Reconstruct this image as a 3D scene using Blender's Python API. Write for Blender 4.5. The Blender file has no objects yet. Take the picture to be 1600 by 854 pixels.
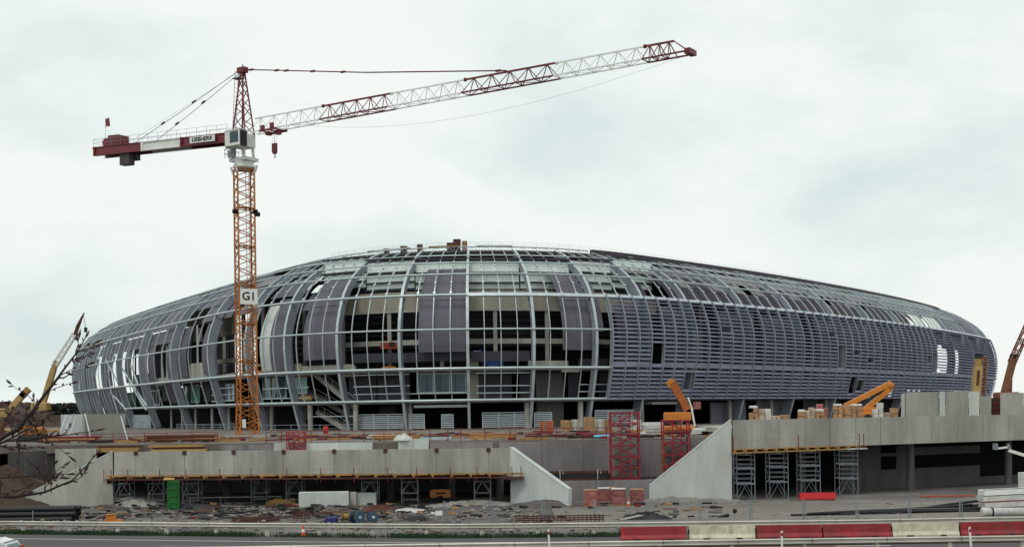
import bpy, math, random
import numpy as np
from mathutils import Vector, Matrix
random.seed(7)
PI = math.pi
scene = bpy.context.scene
C = scene.collection

# ------------------------------------------------------------------ camera
F, YH, ROLL, CZ = 1950.0, 641.5, 0.014, 7.8      # focal length (px of a 1600 px wide frame), horizon row, roll, eye height
cam = bpy.data.cameras.new('camera'); cam_ob = bpy.data.objects.new('camera', cam); C.objects.link(cam_ob)
cam.sensor_width = 36; cam.sensor_fit = 'HORIZONTAL'; cam.lens = F / 1600 * 36
cam.shift_y = (YH - 427) / 1600; cam.clip_start = 0.5; cam.clip_end = 6000
cam_ob.matrix_world = Matrix.Translation((0, 0, CZ)) @ Matrix.Rotation(PI / 2, 4, 'X') @ Matrix.Rotation(-ROLL, 4, 'Z')
scene.camera = cam_ob

# ------------------------------------------------------------------ sky, sun, exposure
SUN_EL, SUN_AZ = math.radians(58), math.radians(-152)      # azimuth from +Y towards +X
world = bpy.data.worlds.new('World'); scene.world = world; world.use_nodes = True
nt = world.node_tree; N = nt.nodes; L = nt.links; N.clear()
out = N.new('ShaderNodeOutputWorld'); mixs = N.new('ShaderNodeMixShader')
sky = N.new('ShaderNodeTexSky'); sky.sky_type = 'NISHITA'; sky.sun_disc = False
sky.sun_elevation = SUN_EL; sky.sun_rotation = SUN_AZ; sky.air_density = 1.0; sky.dust_density = 4.0
b1 = N.new('ShaderNodeBackground'); b1.inputs[1].default_value = 0.09; L.new(sky.outputs[0], b1.inputs[0])
tc = N.new('ShaderNodeTexCoord'); mp = N.new('ShaderNodeMapping'); mp.inputs['Scale'].default_value = (2.2, 2.2, 4.6); mp.inputs['Location'].default_value = (0.32, 1.2, 0.6)
L.new(tc.outputs['Generated'], mp.inputs[0])
nz = N.new('ShaderNodeTexNoise'); nz.inputs['Scale'].default_value = 1.9; nz.inputs['Detail'].default_value = 9; nz.inputs['Roughness'].default_value = 0.54; nz.inputs['Distortion'].default_value = 0.12
L.new(mp.outputs[0], nz.inputs['Vector'])
cr = N.new('ShaderNodeValToRGB'); L.new(nz.outputs[0], cr.inputs[0])
e = cr.color_ramp.elements
e[0].position = 0.30; e[0].color = (0.70, 0.81, 0.80, 1); e[1].position = 0.56; e[1].color = (0.95, 0.99, 0.955, 1)
k = e.new(0.43); k.color = (0.82, 0.905, 0.88, 1)
b2 = N.new('ShaderNodeBackground'); b2.inputs[1].default_value = 0.98; L.new(cr.outputs[0], b2.inputs[0])
mixs.inputs[0].default_value = 0.93; L.new(b1.outputs[0], mixs.inputs[1]); L.new(b2.outputs[0], mixs.inputs[2]); L.new(mixs.outputs[0], out.inputs[0])
sl = bpy.data.lights.new('sun', 'SUN'); sl.energy = 1.1; sl.angle = math.radians(14); sl.color = (1.0, 0.96, 0.9)
sun = bpy.data.objects.new('sun', sl); C.objects.link(sun)
sd = Vector((math.sin(SUN_AZ) * math.cos(SUN_EL), math.cos(SUN_AZ) * math.cos(SUN_EL), math.sin(SUN_EL)))
sun.rotation_euler = (-sd).to_track_quat('-Z', 'Y').to_euler(); sun.location = (0, -20, 60)
vs = scene.view_settings; vs.view_transform = 'Standard'; vs.look = 'None'; vs.gamma = 1; vs.use_curve_mapping = False; vs.exposure = 0.04
scene.cycles.max_bounces = 6

# ------------------------------------------------------------------ materials
MATS = {}
def M(name, col, rough=0.7, metal=0.0, var=0.15, scale=1.0, bump=0.0, stretch=(1, 1, 1), stain=None, stain_amt=0.5, fine=0.0, rnd=0.08, sscale=0.16, streak=0.0):
    if name in MATS: return MATS[name]
    tone = lambda q: tuple(x * (max(x, .004) / .40) ** .27 for x in q)  # contrast grade put into every base colour: darks pushed darker
    col = tone(col); stain = tone(stain) if stain else None
    m = bpy.data.materials.new(name); m.use_nodes = True; nt = m.node_tree; n = nt.nodes; l = nt.links
    b = n['Principled BSDF']; b.inputs['Roughness'].default_value = rough; b.inputs['Metallic'].default_value = metal
    g = n.new('ShaderNodeNewGeometry'); mp = n.new('ShaderNodeMapping'); mp.inputs['Scale'].default_value = [scale * s for s in stretch]
    l.new(g.outputs['Position'], mp.inputs[0])
    t = n.new('ShaderNodeTexNoise'); t.inputs['Scale'].default_value = 1; t.inputs['Detail'].default_value = 7; t.inputs['Roughness'].default_value = 0.62
    l.new(mp.outputs[0], t.inputs['Vector'])
    r = n.new('ShaderNodeValToRGB'); l.new(t.outputs[0], r.inputs[0])
    e = r.color_ramp.elements; e[0].position = 0.3; e[1].position = 0.72
    e[0].color = [max(0, c * (1 - var)) for c in col] + [1]; e[1].color = [min(1, c * (1 + var)) for c in col] + [1]
    outc = r.outputs[0]
    if stain:
        t2 = n.new('ShaderNodeTexNoise'); t2.inputs['Scale'].default_value = sscale; t2.inputs['Detail'].default_value = 8; t2.inputs['Roughness'].default_value = 0.7
        l.new(mp.outputs[0], t2.inputs['Vector'])
        r2 = n.new('ShaderNodeMapRange'); r2.inputs[1].default_value = 0.45; r2.inputs[2].default_value = 0.7; r2.inputs[4].default_value = stain_amt
        l.new(t2.outputs[0], r2.inputs[0])
        mx = n.new('ShaderNodeMixRGB'); l.new(r2.outputs[0], mx.inputs[0]); l.new(outc, mx.inputs[1]); mx.inputs[2].default_value = list(stain) + [1]
        outc = mx.outputs[0]
    if streak:
        m5 = n.new('ShaderNodeMapping'); m5.inputs['Scale'].default_value = (0.9, 0.9, 0.10); l.new(g.outputs['Position'], m5.inputs[0])
        t5 = n.new('ShaderNodeTexNoise'); t5.inputs['Scale'].default_value = 1; t5.inputs['Detail'].default_value = 5; t5.inputs['Roughness'].default_value = 0.7; l.new(m5.outputs[0], t5.inputs['Vector'])
        r5 = n.new('ShaderNodeMapRange'); r5.inputs[1].default_value = 0.48; r5.inputs[2].default_value = 0.72; r5.inputs[3].default_value = 1; r5.inputs[4].default_value = 1 - streak; l.new(t5.outputs[0], r5.inputs[0])
        mx = n.new('ShaderNodeMixRGB'); mx.blend_type = 'MULTIPLY'; mx.inputs[0].default_value = 1; l.new(outc, mx.inputs[1]); l.new(r5.outputs[0], mx.inputs[2]); outc = mx.outputs[0]
    if fine:
        t3 = n.new('ShaderNodeTexNoise'); t3.inputs['Scale'].default_value = 9; t3.inputs['Detail'].default_value = 4
        l.new(g.outputs['Position'], t3.inputs['Vector'])
        r3 = n.new('ShaderNodeMapRange'); r3.inputs[1].default_value = 0.3; r3.inputs[2].default_value = 0.7; r3.inputs[3].default_value = 1 - fine; r3.inputs[4].default_value = 1 + fine
        l.new(t3.outputs[0], r3.inputs[0])
        mx = n.new('ShaderNodeMixRGB'); mx.blend_type = 'MULTIPLY'; mx.inputs[0].default_value = 1; l.new(outc, mx.inputs[1]); l.new(r3.outputs[0], mx.inputs[2]); outc = mx.outputs[0]
    if rnd:
        oi = n.new('ShaderNodeObjectInfo'); r4 = n.new('ShaderNodeMapRange'); r4.inputs[3].default_value = 1 - rnd; r4.inputs[4].default_value = 1 + rnd; l.new(oi.outputs['Random'], r4.inputs[0])
        mx = n.new('ShaderNodeMixRGB'); mx.blend_type = 'MULTIPLY'; mx.inputs[0].default_value = 1; l.new(outc, mx.inputs[1]); l.new(r4.outputs[0], mx.inputs[2]); outc = mx.outputs[0]
    l.new(outc, b.inputs['Base Color'])
    if bump:
        bp = n.new('ShaderNodeBump'); bp.inputs['Strength'].default_value = bump; bp.inputs['Distance'].default_value = 0.1
        l.new(t.outputs[0], bp.inputs['Height']); l.new(bp.outputs[0], b.inputs['Normal'])
    MATS[name] = m; return m

CONC = M('concrete', (0.35, 0.348, 0.318), 0.85, 0, 0.22, 0.5, 0.1, (1, 1, 0.35), (0.19, 0.185, 0.165), 0.6, 0.09, 0.12, 0.35, 0.2)
CONC_PALE = M('concrete_pale', (0.47, 0.495, 0.475), 0.85, 0, 0.12, 0.5, 0.1, (1, 1, 0.3), (0.31, 0.32, 0.295), 0.5, 0.07, 0.1, 0.35, 0.12)
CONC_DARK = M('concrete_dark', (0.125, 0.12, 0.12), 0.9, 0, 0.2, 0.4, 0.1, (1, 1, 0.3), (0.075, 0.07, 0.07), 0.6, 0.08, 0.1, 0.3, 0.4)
CONC_BEIGE = M('concrete_beige', (0.33, 0.315, 0.27), 0.85, 0, 0.12, 0.5, 0.0, (1, 1, 0.4), (0.23, 0.22, 0.19), 0.4)
STEEL = M('galvanised_steel', (0.44, 0.48, 0.50), 0.45, 0.35, 0.16, 0.9)
FLANGE = M('rib_flange', (0.42, 0.47, 0.48), 0.45, 0.3, 0.14, 0.5)
STEEL_RIB = M('rib_steel', (0.30, 0.325, 0.36), 0.5, 0.3, 0.15, 0.4)
TUBE = M('tube_steel', (0.44, 0.50, 0.505), 0.4, 0.3, 0.12, 0.7)
PANEL = M('panel_mesh_grey', (0.148, 0.145, 0.172), 0.75, 0.1, 0.12, 0.3, 0.0, (1, 1, 0.6), None, 0, 0.10)
PANEL_DARK = M('panel_dark_purple', (0.058, 0.047, 0.066), 0.7, 0.1, 0.15, 0.4, rnd=0.2)
PANEL_GREY = M('panel_light_grey', (0.22, 0.215, 0.225), 0.75, 0.0, 0.14, 0.3)
SLAT = M('louvre_aluminium', (0.345, 0.365, 0.46), 0.42, 0.35, 0.18, 0.35, rnd=0.12)
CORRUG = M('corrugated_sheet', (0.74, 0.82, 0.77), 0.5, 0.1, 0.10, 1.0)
VOID = M('concrete_shade_black', (0.016, 0.016, 0.022), 0.95, 0, 0.2, 0.3)  # interior concrete, its deep shade put into the near-black colour
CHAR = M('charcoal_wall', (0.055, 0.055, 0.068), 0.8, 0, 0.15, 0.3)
GLASS = M('glass_blue', (0.035, 0.085, 0.11), 0.08, 0.0, 0.15, 0.2)
GLASS_GREEN = M('glass_green', (0.12, 0.30, 0.26), 0.1, 0.0, 0.25, 0.4)
WHITE = M('white_paint', (0.62, 0.635, 0.61), 0.5, 0, 0.1, 1.5, 0, (1, 1, 1), (0.45, 0.45, 0.42), 0.4, 0.0, 0.06, 0.8)
RED = M('crane_red', (0.17, 0.010, 0.022), 0.45, 0, 0.15, 1.0)
YELLOW_ORANGE = M('mast_orange', (0.36, 0.145, 0.022), 0.6, 0, 0.18, 0.8)
ORANGE = M('machine_orange', (0.46, 0.19, 0.022), 0.4, 0, 0.12, 1.2)
YELLOW = M('crane_yellow', (0.36, 0.26, 0.11), 0.45, 0, 0.15, 1.0)
TOWER_RED = M('tower_red', (0.30, 0.02, 0.045), 0.55, 0, 0.2, 2.0)
SCAF_RED = M('scaffold_red', (0.20, 0.016, 0.03), 0.55, 0, 0.2, 2.0)
SCAF = M('scaffold_zinc', (0.26, 0.29, 0.31), 0.5, 0.3, 0.15, 2.0)
TIMBER = M('timber_yellow', (0.34, 0.22, 0.09), 0.8, 0, 0.28, 1.5)
TIMBER_DARK = M('timber_brown', (0.16, 0.09, 0.045), 0.85, 0, 0.3, 1.5)
PLY = M('plywood_orange', (0.40, 0.225, 0.09), 0.7, 0, 0.2, 0.8)
RUST = M('rusty_steel', (0.11, 0.045, 0.032), 0.8, 0.2, 0.3, 2.0)
BLACK = M('black_steel', (0.018, 0.017, 0.02), 0.6, 0.1, 0.25, 1.0)
RUBBER = M('rubber', (0.02, 0.02, 0.02), 0.9, 0, 0.2, 2)
BLUE = M('machine_blue', (0.02, 0.10, 0.38), 0.45, 0, 0.12, 1)
DRUMBLUE = M('drum_blue', (0.06, 0.11, 0.16), 0.5, 0, 0.2, 1)
GREEN = M('machine_green', (0.014, 0.17, 0.032), 0.5, 0, 0.15, 1)
BARRIER_RED = M('barrier_red', (0.30, 0.026, 0.036), 0.6, 0, 0.25, 1.3, 0, (1, 1, 0.5), (0.13, 0.055, 0.05), 0.75, 0.15, 0.15, 1.1, 0.35)
BARRIER_CREAM = M('barrier_cream', (0.55, 0.53, 0.42), 0.7, 0, 0.15, 1.5, 0, (1, 1, 0.5), (0.30, 0.28, 0.2), 0.85, 0.12, 0.1, 1.1, 0.35)
WRAP_RED = M('shrink_wrap_red', (0.32, 0.13, 0.12), 0.35, 0, 0.5, 2.8, 0.8, rnd=0.2)
CARD = M('cardboard', (0.34, 0.22, 0.13), 0.8, 0, 0.3, 1.2, rnd=0.25)
CARD_WRAP = M('wrapped_carton', (0.40, 0.33, 0.26), 0.4, 0, 0.35, 2.5, 0.5, rnd=0.25)
PLASTIC = M('plastic_sheet', (0.48, 0.48, 0.46), 0.35, 0, 0.2, 2.5, 0.6)
BRICKRED = M('brick_pallet', (0.36, 0.12, 0.07), 0.85, 0, 0.25, 2)
DIRT = M('dirt', (0.115, 0.104, 0.099), 0.95, 0, 0.45, 0.35, 0.8, (0.5, 1, 1), (0.26, 0.245, 0.23), 0.8, 0.35)
EARTH = M('earth_brown', (0.075, 0.046, 0.030), 0.95, 0, 0.45, 0.5, 0.9, (1, 1, 1), (0.045, 0.035, 0.028), 0.8, 0.35)
RUBBLE = M('rubble', (0.24, 0.23, 0.215), 0.95, 0, 0.4, 1.2, 0.3)
ASPHALT = M('asphalt', (0.10, 0.096, 0.094), 0.9, 0, 0.12, 0.5, 0.1, (0.25, 1, 1), (0.075, 0.072, 0.072), 0.6, 0.10)
PAINT = M('road_paint', (0.55, 0.55, 0.52), 0.7, 0, 0.18, 2)
GRASS = M('grass_blade', (0.022, 0.062, 0.016), 0.8, 0, 0.5, 1.2)
HEDGE = M('hedge_leaf', (0.022, 0.045, 0.018), 0.8, 0, 0.4, 0.4)
BARK = M('bark', (0.045, 0.028, 0.026), 0.85, 0, 0.3, 20)
BUD = M('bud', (0.07, 0.032, 0.03), 0.7, 0, 0.3, 30)
RAILSTEEL = M('guardrail_zinc', (0.47, 0.46, 0.42), 0.5, 0.3, 0.2, 0.6, 0, (1, 1, 1), (0.30, 0.27, 0.22), 0.4)
CARPAINT = M('car_silver', (0.62, 0.63, 0.64), 0.25, 0.3, 0.03, 1)
TAIL = M('tail_lamp_red', (0.45, 0.02, 0.03), 0.2, 0, 0.05, 1)
SIGNINK = M('black_lettering', (0.015, 0.015, 0.018), 0.6, 0, 0.05, 1)

# ------------------------------------------------------------------ mesh helpers
class MB:
    def __init__(self): self.v = []; self.f = []; self.sm = []
    def add(self, vs, fs, smooth=False):
        o = len(self.v); self.v.extend([tuple(p) for p in vs]); self.f.extend([tuple(i + o for i in f) for f in fs]); self.sm.extend([smooth] * len(fs)); return self
    def hexa(self, p):      # 8 points: bottom ring 0-3, top ring 4-7
        return self.add(p, [(3, 2, 1, 0), (4, 5, 6, 7), (0, 1, 5, 4), (1, 2, 6, 5), (2, 3, 7, 6), (3, 0, 4, 7)])
    def box(self, c, s, rz=0.0, rx=0.0, ry=0.0):
        hx, hy, hz = s[0] / 2, s[1] / 2, s[2] / 2
        p = [Vector(q) for q in ((-hx, -hy, -hz), (hx, -hy, -hz), (hx, hy, -hz), (-hx, hy, -hz), (-hx, -hy, hz), (hx, -hy, hz), (hx, hy, hz), (-hx, hy, hz))]
        if rz or rx or ry:
            R = Matrix.Rotation(rz, 3, 'Z') @ Matrix.Rotation(ry, 3, 'Y') @ Matrix.Rotation(rx, 3, 'X'); p = [R @ q for q in p]
        c = Vector(c); return self.hexa([q + c for q in p])
    def bbox(self, c, s, bev=0.03, rz=0.0):     # box with chamfered vertical and top edges
        hx, hy, hz = s[0] / 2, s[1] / 2, s[2] / 2; b = min(bev, hx * .9, hy * .9, hz * .9)
        def ring(i, z):
            x, y = hx - i, hy - i; k = b if i == 0 else b * .6
            return [(-x + k, -y, z), (x - k, -y, z), (x, -y + k, z), (x, y - k, z), (x - k, y, z), (-x + k, y, z), (-x, y - k, z), (-x, -y + k, z)]
        vs = ring(0, -hz) + ring(0, hz - b) + ring(b, hz)
        R = Matrix.Rotation(rz, 3, 'Z'); c = Vector(c)
        fs = [tuple(range(7, -1, -1)), tuple(range(16, 24))]
        for r in (0, 8):
            for i in range(8): j = (i + 1) % 8; fs.append((r + i, r + j, r + 8 + j, r + 8 + i))
        return self.add([R @ Vector(q) + c for q in vs], fs)
    def beam(self, p, q, w=0.1, h=None, up=(0, 0, 1)):
        h = w if h is None else h; p = Vector(p); q = Vector(q); d = (q - p)
        if d.length < 1e-6: return self
        d.normalize(); u = Vector(up)
        if abs(d.dot(u)) > 0.98: u = Vector((0, 1, 0)) if abs(d.y) < .9 else Vector((1, 0, 0))
        a = d.cross(u).normalized() * (w / 2); b = a.cross(d).normalized() * (h / 2)
        return self.hexa([p - a - b, p + a - b, p + a + b, p - a + b, q - a - b, q + a - b, q + a + b, q - a + b])
    def tube(self, pts, r, n=6, cap=True, smooth=True):
        pts = [Vector(p) for p in pts]; m = len(pts); rs = r if isinstance(r, (list, tuple)) else [r] * m; vs = []; fs = []
        ref = None
        for i, p in enumerate(pts):
            d = (pts[min(i + 1, m - 1)] - pts[max(i - 1, 0)]).normalized()
            if ref is None: ref = Vector((0, 0, 1)) if abs(d.z) < .9 else Vector((1, 0, 0))
            a = d.cross(ref).normalized(); b = a.cross(d).normalized(); ref = b if b.length > .5 else ref
            for k in range(n):
                t = 2 * PI * k / n; vs.append(p + (a * math.cos(t) + b * math.sin(t)) * rs[i])
        for i in range(m - 1):
            for k in range(n): j = (k + 1) % n; fs.append((i * n + k, i * n + j, (i + 1) * n + j, (i + 1) * n + k))
        self.add(vs, fs, smooth)
        if cap: self.add(vs[:n], [tuple(range(n - 1, -1, -1))]); self.add(vs[-n:], [tuple(range(n))])
        return self
    def prism(self, poly, ex):      # polygon (3-D points), extruded by vector ex
        n = len(poly); poly = [Vector(p) for p in poly]; ex = Vector(ex)
        return self.add(poly + [p + ex for p in poly], [tuple(range(n - 1, -1, -1)), tuple(range(n, 2 * n))] + [(i, (i + 1) % n, n + (i + 1) % n, n + i) for i in range(n)])
    def grid(self, O, I):           # closed solid between two matching point grids
        a, b = len(O), len(O[0]); vs = [p for r in O for p in r] + [p for r in I for p in r]; o = a * b; fs = []
        for i in range(a - 1):
            for j in range(b - 1):
                q = (i * b + j, i * b + j + 1, (i + 1) * b + j + 1, (i + 1) * b + j); fs.append(q); fs.append(tuple(o + x for x in reversed(q)))
        rim = [(0, j) for j in range(b)] + [(i, b - 1) for i in range(1, a)] + [(a - 1, j) for j in range(b - 2, -1, -1)] + [(i, 0) for i in range(a - 2, 0, -1)]
        for k in range(len(rim)):
            p = rim[k][0] * b + rim[k][1]; q = rim[(k + 1) % len(rim)]; q = q[0] * b + q[1]; fs.append((q, p, o + p, o + q))
        return self.add(vs, fs)
    def lathe(self, prof, c=(0, 0, 0), n=16, axis='Z', smooth=True):
        vs = []; fs = []; m = len(prof); c = Vector(c)
        for r, z in prof:
            for k in range(n):
                t = 2 * PI * k / n; p = (r * math.cos(t), r * math.sin(t), z)
                if axis == 'X': p = (p[2], p[0], p[1])
                if axis == 'Y': p = (p[0], p[2], p[1])
                vs.append(Vector(p) + c)
        for i in range(m - 1):
            for k in range(n): j = (k + 1) % n; fs.append((i * n + k, i * n + j, (i + 1) * n + j, (i + 1) * n + k))
        self.add(vs, fs, smooth); self.add(vs[:n], [tuple(range(n - 1, -1, -1))]); self.add(vs[-n:], [tuple(range(n))]); return self
    def rock(self, c, r, seed=0, flat=0.7):
        rd = random.Random(seed); vs = []
        for i, (x, y, z) in enumerate(ICO): 
            k = r * rd.uniform(.6, 1.15); vs.append((c[0] + x * k, c[1] + y * k, c[2] + z * k * flat))
        return self.add(vs, ICOF)
    def mesh(self, name, mat):
        me = bpy.data.meshes.new(name); me.from_pydata(self.v, [], self.f)
        if any(self.sm): me.polygons.foreach_set('use_smooth', self.sm)
        me.materials.append(mat); me.update(); return me
    def build(self, name, mat, parent=None, world=False):
        if world and parent is not None:
            inv = parent.matrix_basis.inverted(); self.v = [tuple(inv @ Vector(p)) for p in self.v]
        o = bpy.data.objects.new(name, self.mesh(name, mat)); C.objects.link(o)
        if parent is not None: o.parent = parent
        return o
G = (1 + 5 ** .5) / 2; s_ = 1 / math.sqrt(1 + G * G)
ICO = [(x * s_, y * s_, z * s_) for x, y, z in ((-1, G, 0), (1, G, 0), (-1, -G, 0), (1, -G, 0), (0, -1, G), (0, 1, G), (0, -1, -G), (0, 1, -G), (G, 0, -1), (G, 0, 1), (-G, 0, -1), (-G, 0, 1))]
ICOF = [(0, 11, 5), (0, 5, 1), (0, 1, 7), (0, 7, 10), (0, 10, 11), (1, 5, 9), (5, 11, 4), (11, 10, 2), (10, 7, 6), (7, 1, 8), (3, 9, 4), (3, 4, 2), (3, 2, 6), (3, 6, 8), (3, 8, 9), (4, 9, 5), (2, 4, 11), (6, 2, 10), (8, 6, 7), (9, 8, 1)]

def thing(name, label, cat, loc=(0, 0, 0), rz=0.0, group=None):
    o = bpy.data.objects.new(name, None); C.objects.link(o); o.empty_display_size = 0.3
    o.matrix_basis = Matrix.Translation(loc) @ Matrix.Rotation(rz, 4, 'Z')
    return tag(o, label, cat, group)
def tag(o, label, cat, group=None):
    o['label'] = label; o['category'] = cat
    if group: o['group'] = group
    return o
def struct(o): o['kind'] = 'structure'; return o
def copy_thing(root, loc, rz=None, label=None):
    r = root.copy(); C.objects.link(r)
    r.matrix_basis = Matrix.Translation(loc) @ (Matrix.Rotation(rz, 4, 'Z') if rz is not None else root.matrix_basis.to_3x3().to_4x4())
    if label: r['label'] = label
    for ch in [o for o in root.children]:
        c = ch.copy(); C.objects.link(c); c.parent = r
        for g in ch.children: d = g.copy(); C.objects.link(d); d.parent = c
    return r
def share(src, name, parent, mat4): # another part with the same mesh
    o = bpy.data.objects.new(name, src.data); C.objects.link(o); o.parent = parent; o.matrix_basis = mat4; return o
def UV(px, py): u = px - 800; v = py - YH; return (u - ROLL * v), (v + ROLL * u)
def at(px, py, D): U, V = UV(px, py); return Vector((U * D / F, D, CZ - V * D / F))         # point seen at (px,py) standing D metres away
def on(px, py, z=0.0): U, V = UV(px, py); D = (CZ - z) * F / V; return Vector((U * D / F, D, z))  # ... standing at height z
def gx(px, D, z=0.0):           # point at distance D, height z, in image column px
    V = (CZ - z) * F / D; U = (px - 800) - ROLL * V; return Vector((U * D / F, D, z))
def text_mesh(body, size, mat, name, parent, mtx, ext=0.01, bold=0.0):
    cu = bpy.data.curves.new('lettering', 'FONT'); cu.body = body; cu.size = size; cu.extrude = ext; cu.offset = bold; cu.align_x = 'CENTER'; cu.align_y = 'CENTER'
    t = bpy.data.objects.new('lettering', cu); C.objects.link(t); dg = bpy.context.evaluated_depsgraph_get()
    me = bpy.data.meshes.new_from_object(t.evaluated_get(dg)); bpy.data.objects.remove(t); me.materials.clear(); me.materials.append(mat)
    o = bpy.data.objects.new(name, me); C.objects.link(o); o.parent = parent; o.matrix_basis = mtx; return o
# ================================================================== ground levels
Z0, ZP = 0.0, 5.14          # building-site ground, plaza round the stadium

# ================================================================== STADIUM
KS = 190 / 150
X0S = (731 - 800) / F * 190
def _half(sg, sc, ks, se, ln=290.0, ds=0.5, KC=.02747 / KS, TH=.0048):
    s = np.arange(0, ln, ds); k = ks + (KC - ks) / (1 + np.exp((s - sc) / (4 * KS))) + (KC - ks) / (1 + np.exp(-(s - se) / (4 * KS)))
    h = np.concatenate([[0], np.cumsum((k[1:] + k[:-1]) / 2 * ds)]) + TH * sg
    x = np.concatenate([[0], np.cumsum((np.cos(h)[1:] + np.cos(h)[:-1]) / 2 * ds)]) * sg
    y = np.concatenate([[0], np.cumsum((np.sin(h)[1:] + np.sin(h)[:-1]) / 2 * ds)])
    return s * sg, x + X0S, y + 190, h * sg
_a = _half(-1, 36.56 * KS, .000922 / KS, 193); _b = _half(1, 29.17 * KS, .00166 / KS, 212)
PS, PX, PY, PH = [np.concatenate([p[::-1], q[1:]]) for p, q in zip(_a, _b)]
def pt(s, d, z):
    x, y, h = np.interp(s, PS, PX), np.interp(s, PS, PY), np.interp(s, PS, PH)
    return Vector((x - math.sin(h) * d, y + math.cos(h) * d, z))
KN = [(2.66, ZP), (1.27, 9.57), (0, 14.4), (-.38, 20.3), (1.27, 25.66), (3.93, 29.1), (6.84, 31.2), (9.12, 32.6), (10.8, 33.4), (15.9, 35.0)]
def PK(k):
    k = min(max(k, 0), 8.999); i = int(k); t = k - i
    p = [KN[max(0, i - 1)], KN[i], KN[i + 1], KN[min(9, i + 2)]]
    return tuple(0.5 * (2 * p[1][c] + (p[2][c] - p[0][c]) * t + (2 * p[0][c] - 5 * p[1][c] + 4 * p[2][c] - p[3][c]) * t * t + (3 * p[1][c] - p[0][c] - 3 * p[2][c] + p[3][c]) * t ** 3) for c in (0, 1))
def NK(k):
    a, b = PK(k - .02), PK(k + .02); td, tz = b[0] - a[0], b[1] - a[1]; l = math.hypot(td, tz); return (-tz / l, td / l), (td / l, tz / l)
def SK(s, k, ins=0.0, up=0.0):
    d, z = PK(k); n, t = NK(k); return pt(s, d - n[0] * ins + t[0] * up, z - n[1] * ins + t[1] * up)
def px_of(p): u = F * p.x / p.y; v = -F * (p.z - CZ) / p.y; return 800 + u + ROLL * v, YH + v - ROLL * u
def s_px(px, d, z, lo=-185., hi=205.):
    for _ in range(40):
        m = (lo + hi) / 2
        if px_of(pt(m, d, z))[0] < px: lo = m
        else: hi = m
    return (lo + hi) / 2
def z_py(py, s, d):
    p = pt(s, d, 0); U = F * p.x / p.y; V = py - YH + ROLL * U; return CZ - V * p.y / F
def k_py(py, s, ins=0.0):
    lo, hi = 0., 8.99
    for _ in range(30):
        m = (lo + hi) / 2
        if px_of(SK(s, m, ins))[1] > py: lo = m
        else: hi = m
    return (lo + hi) / 2

RIB_S = [x * KS for x in (-184, -177, -169, -161, -152, -140, -127.2, -114.4, -100.6, -83.8, -65, -47.2, -34.1, -25.1, -16.5, -8.2, .1, 8.1, 16.3, 24.4, 33.1, 46.7, 60.9, 74.7, 88.5, 102.7, 116.7, 130, 144, 158, 168, 176, 184, 192)]
R0 = 16                                           # index of the rib that faces the camera
def rib(i): return RIB_S[R0 + i]
SUB = []                                          # (s of mullion, bay index, number in bay)
for i in range(len(RIB_S) - 1):
    n = 5 if (i - R0) >= 4 and (i - R0) < 14 else 4
    for j in range(1, n): SUB.append((RIB_S[i] + (RIB_S[i + 1] - RIB_S[i]) * j / n, i - R0, j))
COLS = sorted([s for s, _, _ in SUB] + RIB_S)

stadium = thing('stadium', 'huge rounded stadium under construction with curved steel ribs and grey louvred facade', 'stadium', (pt(0, 60, 0).x, pt(0, 60, 0).y, ZP))
def ST(mb, name, mat): return mb.build(name, mat, stadium, world=True)
def frange(a, b, n): return [a + (b - a) * i / n for i in range(n + 1)]
def sweep(mb, s, k0, k1, w, dep, ins=0.0, n=26, dep0=None):
    vs = []; ks = frange(k0, k1, n)
    for k in ks:
        dp = dep if dep0 is None else dep + (dep0 - dep) * max(0, min(1, (2.2 - k) / 2.2))
        for a, b in ((-w / 2, ins), (w / 2, ins), (w / 2, ins + dp), (-w / 2, ins + dp)): vs.append(SK(s + a, k, b))
    fs = [(3, 2, 1, 0), tuple(n * 4 + i for i in range(4))]
    for i in range(n):
        for c in range(4): e2 = (c + 1) % 4; fs.append((i * 4 + c, i * 4 + e2, i * 4 + 4 + e2, i * 4 + 4 + c))
    return mb.add(vs, fs)
def cwall(mb, s0, s1, d0, d1, z0, z1, step=3.0):        # upright curved solid between two offsets
    n = max(1, int(abs(s1 - s0) / step)); ss = frange(s0, s1, n)
    return mb.grid([[pt(s, d0, z0) for s in ss], [pt(s, d0, z1) for s in ss]], [[pt(s, d1, z0) for s in ss], [pt(s, d1, z1) for s in ss]])
def spanel(mb, s0, s1, k0, k1, ins, th=0.1, m=None):    # panel that follows the curved skin
    n = max(1, int(abs(s1 - s0) / 2.6)); m = m or max(2, int((k1 - k0) * 4)); ss = frange(s0, s1, n); kk = frange(k0, k1, m)
    return mb.grid([[SK(s, k, ins) for s in ss] for k in kk], [[SK(s, k, ins + th) for s in ss] for k in kk])

# ---- main ribs
LOUV0_ = rib(2) + 2
for i, s in enumerate(RIB_S):
    far = s < -215 or s > 236
    if far: continue
    mb = MB(); sweep(mb, s, 0.0, 8.5, 0.36 if s < LOUV0_ else .5, 1.15 if s < LOUV0_ else 1.72, 0.06, 26, 1.45 if s < LOUV0_ else 1.72)
    if -70 < s < 30:                                   # bolted splices
        for k in (2.0, 4.0): sweep(mb, s, k - .06, k + .06, 0.62, 1.2, -0.08, 2)
    ro = ST(mb, 'rib', STEEL_RIB); fo = sweep(MB(), s, 0.0, 8.5, 0.44, .1, -.045, 26).build('flange', FLANGE); fo.data.transform(stadium.matrix_basis.inverted()); fo.parent = ro
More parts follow.
